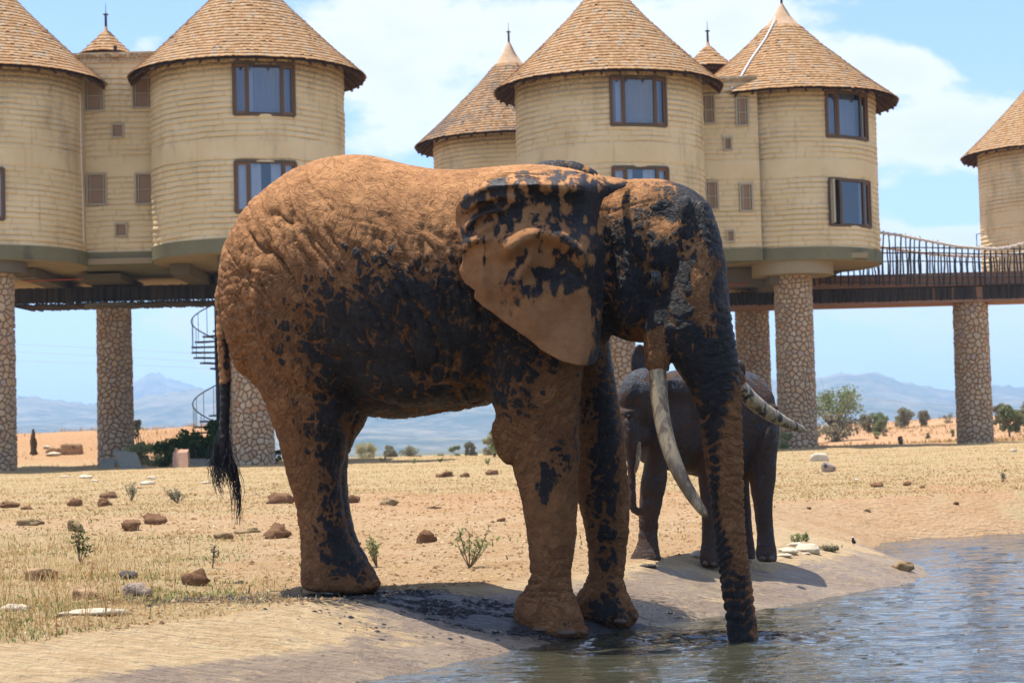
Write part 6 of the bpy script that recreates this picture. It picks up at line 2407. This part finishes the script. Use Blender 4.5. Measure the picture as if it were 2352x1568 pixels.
# ------------------------------------------------------------------ power lines
M_WIRE, g = mat('dull_wire')
g.out((.30, .30, .32), .6, spec=.3)
WLAB = ['topmost thin power line crossing the sky behind the left pillars', 'middle thin power line crossing the sky behind the left pillars', 'lowest thin power line crossing the sky behind the left pillars',
        'upper thin power line crossing the hills behind the standalone pillar', 'lower thin power line crossing the hills behind the standalone pillar']
for i, (x0, y0, x1, y1) in enumerate(((34, 790, 440, 811), (34, 808, 440, 829), (34, 828, 480, 846), (1906, 911, 2193, 932), (1942, 936, 2193, 955))):
    sl_ = (y1 - y0) / (x1 - x0)
    xs = np.linspace(x0 - 600, x1 + (600 if i < 3 else 700), 30)
    if i > 2:
        xs = np.linspace(x0 - 300, x1 + 700, 30)
    A = [P(x, y0 + (x - x0) * sl_ + 2.2e-5 * (x - x0) * (x - x1), 190) for x in xs]
    mb = MB(); mb.tube(A, .014, 5)
    o = mk('power_line', np.array(mb.V), mb.F, M_WIRE)
    tag(o, WLAB[i], 'wire', 'thin power lines')

# ------------------------------------------------------------------ plants
def leaf_mat(name, a, b, c=None):
    m, g = mat(name)
    rt = g.n('ShaderNodeNewGeometry').outputs['Random Per Island']
    col = g.mix(rt, a, b)
    if c:
        col = g.mix(g.rng(g.noise(g.geo(), .7, 3), .5, .62), col, c)
    d = g.n('ShaderNodeBsdfDiffuse', {0: col})
    t = g.n('ShaderNodeBsdfTranslucent', {0: col})
    mx = g.n('ShaderNodeMixShader', {0: .3})
    m.node_tree.links.new(d.outputs[0], mx.inputs[1])
    m.node_tree.links.new(t.outputs[0], mx.inputs[2])
    oo = g.n('ShaderNodeOutputMaterial')
    m.node_tree.links.new(mx.outputs[0], oo.inputs[0])
    return m


M_LG = leaf_mat('olive_leaves', (.17, .20, .08), (.28, .31, .15))
M_LB = leaf_mat('dusty_leaves', (.21, .20, .12), (.33, .30, .19))
M_LY = leaf_mat('pale_yellow_leaves', (.36, .33, .17), (.50, .46, .26))
M_LD = leaf_mat('dark_green_leaves', (.03, .06, .015), (.07, .12, .03))
M_LF = leaf_mat('fresh_green_leaves', (.20, .23, .09), (.33, .36, .16))
M_TWIG, g = mat('grey_twig')
g.out((.22, .15, .09), .9, spec=.1)
M_STRAW, g = mat('dry_straw')
rt = g.n('ShaderNodeNewGeometry').outputs['Random Per Island']
cc = g.ramp(rt, [(0, (.30, .17, .07)), (.35, (.40, .25, .10)), (.7, (.55, .38, .17)), (.93, (.68, .53, .29)), (1, (.20, .24, .07))])
d = g.n('ShaderNodeBsdfDiffuse', {0: cc}); t = g.n('ShaderNodeBsdfTranslucent', {0: cc}); mx = g.n('ShaderNodeMixShader', {0: .3})
M_STRAW.node_tree.links.new(d.outputs[0], mx.inputs[1]); M_STRAW.node_tree.links.new(t.outputs[0], mx.inputs[2])
oo = g.n('ShaderNodeOutputMaterial'); M_STRAW.node_tree.links.new(mx.outputs[0], oo.inputs[0])
M_GRN, g = mat('green_blade')
rt = g.n('ShaderNodeNewGeometry').outputs['Random Per Island']
g.out(g.mix(rt, (.12, .17, .04), (.30, .32, .11)), .8, spec=.1)


def leaves(C, size, rs, elong=1.6, up=.3):
    """little two-triangle leaves at the points C"""
    n_ = len(C)
    a = rs.normal(size=(n_, 3)); a[:, 2] += up
    a /= np.linalg.norm(a, axis=1)[:, None]
    b = np.cross(a, rs.normal(size=(n_, 3)))
    b /= np.linalg.norm(b, axis=1)[:, None] + 1e-9
    s = (size * rs.uniform(.6, 1.3, n_))[:, None]
    V = np.stack([C - b * s * .5, C + a * s * elong * .5, C + b * s * .5, C - a * s * elong * .5], 1).reshape(-1, 3)
    F = np.arange(n_ * 4).reshape(-1, 4)
    return V, F


def tree(label, cat, base, H, Wd, seed, leafm, nleaf, lsize, trunk_h=.3, clumps=16, group=None, name='bush', gaps=.5, topheavy=0):
    rs = np.random.RandomState(seed)
    base = np.array(base, float)
    T = thing(name, base, label, cat, group)
    mb = MB()
    cl = []
    nst_ = 3 if trunk_h < .3 else 1
    for k in range(clumps):
        th = rs.uniform(0, 2 * math.pi)
        rr = math.sqrt(rs.uniform(0, 1)) * Wd / 2 * .82
        zz_ = rs.uniform(trunk_h, 1) if not topheavy else rs.uniform(.55, 1)
        sh = math.sqrt(max(0.05, 1 - ((zz_ - .55) / .6) ** 2))
        cl.append(base + np.array([rr * sh * math.cos(th), rr * sh * math.sin(th), H * zz_ * .92]))
    fork = base + np.array([rs.uniform(-.05, .05) * Wd, 0, H * trunk_h])
    r0 = H * .022 + .01
    if trunk_h >= .2:
        mb.tube([base + [0, 0, -.05], (base + fork) / 2 + [rs.uniform(-.03, .03) * H, 0, 0], fork], [r0 * 1.5, r0 * 1.1, r0], 7)
    for c in cl:
        s0 = fork if trunk_h >= .2 else base + np.array([rs.uniform(-.06, .06) * Wd, rs.uniform(-.06, .06) * Wd, 0])
        mid = s0 * .5 + c * .5 + rs.normal(size=3) * H * .05
        mb.tube([s0, mid, c], [r0 * .7, r0 * .4, r0 * .12], 5, caps=False)
        for _ in range(2):
            e = c + rs.normal(size=3) * H * .10
            mb.tube([mid * .4 + c * .6, e], [r0 * .25, r0 * .06], 4, caps=False)
    mb.build('trunk' if trunk_h >= .2 else 'stems', M_TWIG, T)
    per_ = nleaf // clumps
    C = []
    for c in cl:
        rad = Wd * rs.uniform(.12, .22) * (1.1 if clumps < 14 else 1)
        u = rs.normal(size=(per_, 3))
        u /= np.linalg.norm(u, axis=1)[:, None]
        u *= (rs.uniform(0, 1, (per_, 1)) ** .45)
        C.append(c + u * np.array([rad, rad, rad * .7 * min(1.4, H / Wd + .3)]))
    C = np.concatenate(C)
    C[:, 2] = np.maximum(C[:, 2], base[2] + .02 * H)
    V, F = leaves(C, lsize, rs)
    o = mk('crown', V, F, leafm, T)
    return T


GB = 'bushes on the red plain beyond the lodges'


def bush_px(x0, x1, ytop, ybase, Y, leafm, label, seed, n=1500, th=.12, cl=14, name='bush', cat='bush', topheavy=0, ls=.045, group=GB):
    xm = (x0 + x1) / 2
    q = onground(xm, ybase, 60) if Y is None else ground_pt(xm, Y)
    if q is None:
        q = ground_pt(xm, 200)
    Yq = q[1]
    sc_ = Yq / FPX
    top = P(xm, ytop, Yq)[2]
    H = max(.3, top - q[2])
    tree(label, cat, q, H, (x1 - x0) * sc_, seed, leafm, n, max(ls * H, .035), th, cl, group, name, topheavy=topheavy)


BU = [
    (1972, 2022, 948, 992, None, M_LB, 'dusty bush at the left of the bush cluster right of the acacia', 301),
    (2000, 2048, 946, 993, None, M_LG, 'rounded green bush overlapping the cluster\'s dusty left bush', 302),
    (2046, 2102, 936, 983, None, M_LB, 'tall dense dark bush in the middle of the right bush row', 303),
    (2108, 2142, 942, 979, None, M_LB, 'brownish bush just right of the tall dense bush', 304),
    (2164, 2192, 946, 972, None, M_LB, 'small distant bush left of the standalone stone pillar', 305),
    (2280, 2314, 926, 985, None, M_LB, 'dull green tree close right of the standalone pillar', 306),
    (2290, 2350, 930, 1004, None, M_LG, 'bright green small tree at the right edge, the biggest there', 307),
    (2336, 2400, 924, 990, None, M_LB, 'brown-green tree cut off by the right edge', 308),
    (2006, 2024, 991, 1008, None, M_LF, 'little pale green shrub below the bush cluster', 309),
    (2024, 2040, 984, 1002, None, M_LB, 'little brown shrub beside the pale green one', 310),
    (2182, 2196, 984, 1003, None, M_LF, 'small pale green shrub left of the standalone pillar', 311),
    (2125, 2139, 994, 1007, None, M_LB, 'small brown shrub on the red slope below the brownish bush', 312),
    (2062, 2076, 1011, 1020, None, M_LB, 'tiny low shrub on the bare red slope', 313),
    (1963, 1974, 978, 998, None, M_LB, 'small reddish shrub between the acacia and the bush cluster', 314),
    (806, 868, 1016, 1051, 150, M_LY, 'pale yellow leafless-looking bush under the belly, leftmost', 315),
    (877, 912, 1022, 1051, 140, M_LB, 'brown-green bush second from left under the belly', 316),
    (918, 972, 1027, 1051, 140, M_LB, 'low wide dusty bush under the middle of the belly', 317),
    (996, 1025, 1039, 1051, 140, M_LG, 'very low green bush under the belly', 318),
    (1029, 1064, 1024, 1051, 130, M_LG, 'round green bush under the belly, left of the tallest', 319),
    (1065, 1098, 1014, 1051, 130, M_LB, 'tallest brownish bush under the belly', 320),
    (1108, 1150, 998, 1051, 120, M_LY, 'pale yellow bush right beside the bull\'s foreleg', 321),
    (2205, 2235, 955, 980, 230, M_LB, 'far dusty bush behind the standalone pillar', 322),
    (2150, 2170, 958, 975, 230, M_LB, 'far low bush right of the brownish bush', 323)]
for (x0, x1, yt, yb, Y, m_, lb, sd_) in BU:
    big = (x1 - x0) > 30
    bush_px(x0, x1, yt, yb, Y, m_, lb, sd_, n=3400 if big else 900, cl=20 if big else 10, th=.25 if yt < 935 else .1, ls=.05)
# acacia
q = onground(1919, 1013, 60)
sc_ = q[1] / FPX
tree('spreading grey-branched tree with a green top, right of the stone pillars', 'tree', q, P(1880, 893, q[1])[2] - q[2], 150 * sc_, 330, M_LG, 2600, .11, .22, 30, None, 'acacia_tree', topheavy=1)
tree('low grey dry thicket under the spreading tree by the pillars', 'bush', q + np.array([-.2, -1.0, 0]), (P(1880, 950, q[1])[2] - q[2]), 120 * sc_, 331, M_LB, 1300, .12, .1, 22, None, 'thicket')
# near the pillars and stair
q = ground_pt(440, 62.5)
tree('dark green leafy shrub at the foot of the spiral staircase', 'shrub', q + np.array([.3, 0, 0]), 1.15, 1.9, 340, M_LD, 2600, .085, .06, 22, None, 'shrub')
q = ground_pt(380, 61.5)
tree('green sapling with bare arching twigs, between the grey slab and the stair', 'shrub', q, .95, 1.0, 341, M_LD, 900, .075, .1, 12, None, 'shrub')
q = ground_pt(488, 64.5)
tree('green bush climbing round the foot of the stair post', 'shrub', q, 1.5, .9, 345, M_LD, 1500, .085, .06, 14, None, 'shrub')
q = ground_pt(322, 68)
tree('pale yellow wispy bush beside the second stone pillar', 'bush', q, 1.75, .75, 342, M_LY, 1100, .06, .1, 14, None, 'bush')
q = ground_pt(350, 65)
tree('pale green low growth behind the grey slab', 'bush', q, .75, 2.2, 346, M_LF, 1500, .06, .06, 16, None, 'bush')
q = ground_pt(1800, 64.5)
tree('small green bush at the foot of the right stone pillar', 'bush', q, .55, .7, 343, M_LF, 700, .05, .05, 10, None, 'bush')
q = ground_pt(632, 61)
tree('small green bush in shade right of the pillar behind the hind leg', 'bush', q, .5, .7, 344, M_LD, 600, .05, .05, 10, None, 'bush')
q = ground_pt(1135, 66)
tree('leafy green sapling beside the foreleg under the belly', 'shrub', q, 1.0, .6, 347, M_LF, 500, .06, .15, 9, None, 'shrub')


def weed(px, py, hpx, wpx_, n_st, label, seed, material, leafm=None, name='weed'):
    rs = np.random.RandomState(seed)
    q = onground(px, py)
    s_ = q[1] / FPX
    T = thing(name, q, label, 'plant', 'weeds growing on the dry ground')
    mb = MB()
    tips = []
    for k in range(n_st):
        tx = rs.uniform(-.5, .5) * wpx_ * s_
        h_ = hpx * s_ * rs.uniform(.45, 1)
        e = q + np.array([tx, rs.uniform(-.3, .3) * wpx_ * s_, h_])
        m_ = (q + e) / 2 + np.array([tx * .15, 0, h_ * .05])
        mb.tube([q + [0, 0, -.01], m_, e], [.006, .0045, .002], 5, caps=False)
        for t in (.45, .6, .75, .9, 1.0):
            p = q * (1 - t) + e * t
            sd2 = rs.choice([-1, 1])
            e2 = p + np.array([sd2 * rs.uniform(.01, .05), rs.uniform(-.03, .03), rs.uniform(.01, .05)]) * (hpx * s_ / .3)
            mb.tube([p, e2], [.003, .001], 4, caps=False)
            tips += [p, e2]
    mb.build('stems', material, T)
    if leafm:
        C = np.repeat(np.array(tips), 4, axis=0)
        C = C + rs.normal(size=C.shape) * .012
        V, F = leaves(C, .016, rs, 2.0)
        mk('leaves', V, F, leafm, T)


weed(1078, 1302, 86, 90, 7, 'spindly bare green-stemmed weed under the belly', 401, M_TWIG, M_LF)
weed(866, 1302, 66, 44, 4, 'bent green weed just right of the bull\'s hind foot', 402, M_TWIG, M_LF)
weed(409, 1156, 34, 62, 12, 'spiky grey-green weed beside the brown dung at left', 403, M_TWIG, M_LB)
weed(184, 1296, 92, 46, 5, 'tall green weed standing in the dry grass at left', 404, M_TWIG, M_LD)
weed(302, 1150, 44, 40, 7, 'dead brown weed behind the brown dung pieces at left', 405, M_TWIG, M_LB)
weed(488, 1304, 50, 12, 2, 'single upright stalk left of the bull\'s hind foot', 406, M_TWIG, M_LB)
weed(1828, 1246, 18, 24, 3, 'small green sprout behind the cream stones, left one', 407, M_TWIG, M_LF)
weed(1853, 1244, 20, 14, 3, 'small green sprout with yellow tip behind the cream stones, right one', 408, M_TWIG, M_LF)
weed(1905, 1266, 10, 40, 8, 'low dry tuft right of the largest cream stone', 409, M_TWIG, M_LB)
weed(2302, 1108, 22, 16, 3, 'small dead sprig on the sand at far right', 410, M_TWIG, M_LB)
weed(1010, 1062, 10, 16, 5, 'dark green tuft on the crest under the belly', 411, M_TWIG, M_LD)
weed(880, 1062, 14, 14, 5, 'green tuft on the crest right of the hind legs', 412, M_TWIG, M_LF)
weed(952, 1064, 9, 14, 5, 'light green tuft on the crest under mid belly', 413, M_TWIG, M_LF)
weed(1122, 1068, 14, 16, 5, 'green tuft in the straw beside the foreleg', 414, M_TWIG, M_LF)

# ------------------------------------------------------------------ dry grass, litter and grit: nobody could count these
rs = np.random.RandomState(77)


def scatter(n, y0, y1, u0=-.30, u1=.30, dens=None):
    Y = np.exp(rs.uniform(math.log(y0), math.log(y1), n))
    X = rs.uniform(u0, u1, n) * Y
    k = shore_d(X, Y) > bank_w(X, Y) * .98
    if dens is not None:
        k &= rs.rand(n) < dens(X, Y)
    X, Y = X[k], Y[k]
    return np.stack([X, Y, ground_z(X, Y)], -1)


def gmask(X, Y):
    nz = fbm(X * .9, Y * .9, 5, 4)
    u = X / Y
    gr = sst(Y + 1.2 * nz, 25, 31) * (.45 + .55 * sst(nz, -.5, .4))
    gr = gr * (1 - .96 * np.exp(-((Y - 30 - 1.5 * nz) / 3.4) ** 2) * sst(u, -.17, -.08) * (1 - sst(u, .05, .12)))
    gr = np.maximum(gr, 1.0 * (1 - sst(u + .012 * nz, -.17, -.10)) * (1 - sst(Y, 22, 27)))
    return np.clip(gr, 0, 1)


def blades(C, h, wd, lean, material, name):
    n_ = len(C)
    th = rs.uniform(0, 2 * math.pi, n_)
    hh_ = (h * rs.uniform(.4, 1.3, n_))
    ln = lean * rs.uniform(.2, 1.4, n_) * hh_
    side = np.stack([np.cos(th), np.sin(th), 0 * th], -1)
    lv = np.stack([np.cos(th + 1.3), np.sin(th + 1.3), 0 * th], -1) * ln[:, None]
    up = np.array([0, 0, 1.0])
    w_ = (wd * rs.uniform(.6, 1.4, n_))[:, None] / 2
    A = C - side * w_
    B = C + side * w_
    M1 = C + lv * .35 + up * (hh_ * .6)[:, None]
    T = C + lv + up * (hh_ * np.sqrt(np.clip(1 - (lean * .5) ** 2, .15, 1)))[:, None]
    V = np.stack([A, B, M1 + side * w_ * .7, T, M1 - side * w_ * .7], 1).reshape(-1, 3)
    b = (np.arange(n_) * 5)[:, None]
    F = np.concatenate([b + np.array([[0, 1, 2, 4]]), b + np.array([[4, 2, 3, 3]])])
    F = np.concatenate([b + np.array([[0, 1, 2]]), b + np.array([[0, 2, 4]]), b + np.array([[4, 2, 3]])])
    return mk(name, V, F, material, kind='stuff')


C = scatter(110000, 27, 76, -.29, .29, gmask)
blades(C, .034, .013, 1.2, M_STRAW, 'dry_grass')
C = scatter(42000, 10.5, 27, -.34, -.06, lambda X, Y: gmask(X, Y) * (.35 + .65 * sst(fbm(X * 1.1, Y * 1.1, 31, 3), -.2, .4)))
blades(C, .045, .0055, 1.5, M_STRAW, 'dry_grass')
C = scatter(2600, 11, 22, -.34, -.16, lambda X, Y: gmask(X, Y) * (1 - sst(X / Y, -.22, -.15)))
blades(C, .20, .005, .9, M_STRAW, 'tall_dry_grass')
C = scatter(22000, 11, 26, -.34, -.06, lambda X, Y: gmask(X, Y) * sst(fbm(X * 1.3, Y * 1.3, 8, 3), .05, .5))
blades(C, .035, .008, .8, M_GRN, 'green_grass')
C = scatter(5000, 14, 75, -.28, .28, lambda X, Y: sst(fbm(X * .5, Y * .5, 18, 3), .3, .7))
blades(C, .05, .014, .8, M_GRN, 'green_grass')
# straw litter lying flat
def litter(n, y0, y1, L, wd, u0=-.30, u1=.30):
    C = scatter(n, y0, y1, u0, u1)
    C[:, 2] += .004
    n_ = len(C)
    th = rs.uniform(0, 2 * math.pi, n_)
    d = np.stack([np.cos(th), np.sin(th), rs.uniform(-.05, .35, n_)], -1)
    s = np.stack([-np.sin(th), np.cos(th), 0 * th], -1)
    l_ = (L * rs.uniform(.3, 1.3, n_))[:, None] / 2
    w_ = (wd * rs.uniform(.6, 1.3, n_))[:, None] / 2
    V = np.stack([C - d * l_ - s * w_, C + d * l_ - s * w_ * .3, C + d * l_ + s * w_ * .3, C - d * l_ + s * w_], 1).reshape(-1, 3)
    mk('straw_litter', V, np.arange(n_ * 4).reshape(-1, 4), M_STRAW, kind='stuff')


litter(90000, 11.5, 34, .05, .006)
litter(30000, 30, 60, .09, .014)
# grit and crumbs of soil
M_GRIT, g = mat('soil_crumbs')
rt = g.n('ShaderNodeNewGeometry').outputs['Random Per Island']
g.out(g.ramp(rt, [(0, (.16, .09, .045)), (.5, (.30, .17, .08)), (.85, (.42, .28, .15)), (1, (.55, .45, .30))]), .95, spec=.1)
C = scatter(26000, 11.5, 40)
n_ = len(C)
O = np.array([(1, 0, 0), (0, 1, 0), (-1, 0, 0), (0, -1, 0), (0, 0, 1), (0, 0, -.4)], float)
S = np.minimum(rs.lognormal(-4.75, .55, n_), .022)[:, None, None] * (C[:, 1] / 18)[:, None, None] ** .5
V = C[:, None, :] + O[None] * S * rs.uniform(.6, 1.4, (n_, 6, 3)) * np.array([1.2, 1.2, .8])
Fo = np.array([(0, 1, 4), (1, 2, 4), (2, 3, 4), (3, 0, 4), (1, 0, 5), (2, 1, 5), (3, 2, 5), (0, 3, 5)])
mk('grit', V.reshape(-1, 3), (Fo[None] + (np.arange(n_) * 6)[:, None, None]).reshape(-1, 3), M_GRIT, kind='stuff')
# dead stalks on the crest of the red bank and along the pillars
def bankd(X, Y):
    return (1 - sst(X / Y, -.165, -.13)) * .8


C = scatter(9000, 66, 82, -.29, -.13, lambda X, Y: bankd(X, Y) * sst(fbm(X * .6, Y * .6, 4, 3), -.1, .5))
blades(C, .16, .02, .6, M_STRAW, 'bank_grass')
C = scatter(30000, 76, 240, .10, .30, lambda X, Y: .5 * sst(fbm(X * .1, Y * .04, 3, 3), -.3, .5))
blades(C, .22, .06, .6, M_STRAW, 'plain_grass')

# black mud thrown up round the bull's feet
M_MUDC, g = mat('black_mud_clods')
g.out((.02, .019, .02), g.rng(g.noise(g.geo(), 20, 3, .6), .4, .65, .7, .2), spec=.35)
CC = []
for (cx, cy, rx, ry, n_) in ((-.75, 14.1, .75, .28, 2200), (-.1, 13.85, .5, .35, 2000), (.45, 14.3, .35, .25, 900), (-1.35, 13.9, .8, .4, 900), (1.0, 15.0, .4, .3, 300), (-1.6, 13.1, 1.3, .35, 120), (-.9, 13.0, .9, .35, 120)):
    X = cx + rx * rs.normal(size=n_) * .6
    Y = cy + ry * rs.normal(size=n_) * .6
    k = (shore_d(X, Y) > .03) & (fbm(X * 4, Y * 8, 6, 3) > -.1)
    CC.append(np.stack([X[k], Y[k], ground_z(X[k], Y[k])], -1))
C = np.concatenate(CC)
n_ = len(C)
S = np.minimum(rs.lognormal(-5.1, .5, n_), .016)[:, None, None]
V = C[:, None, :] + O[None] * S * rs.uniform(.6, 1.4, (n_, 6, 3)) * np.array([1.9, 1.4, .75])
mk('mud_splatter', V.reshape(-1, 3), (Fo[None] + (np.arange(n_) * 6)[:, None, None]).reshape(-1, 3), M_MUDC, kind='stuff')
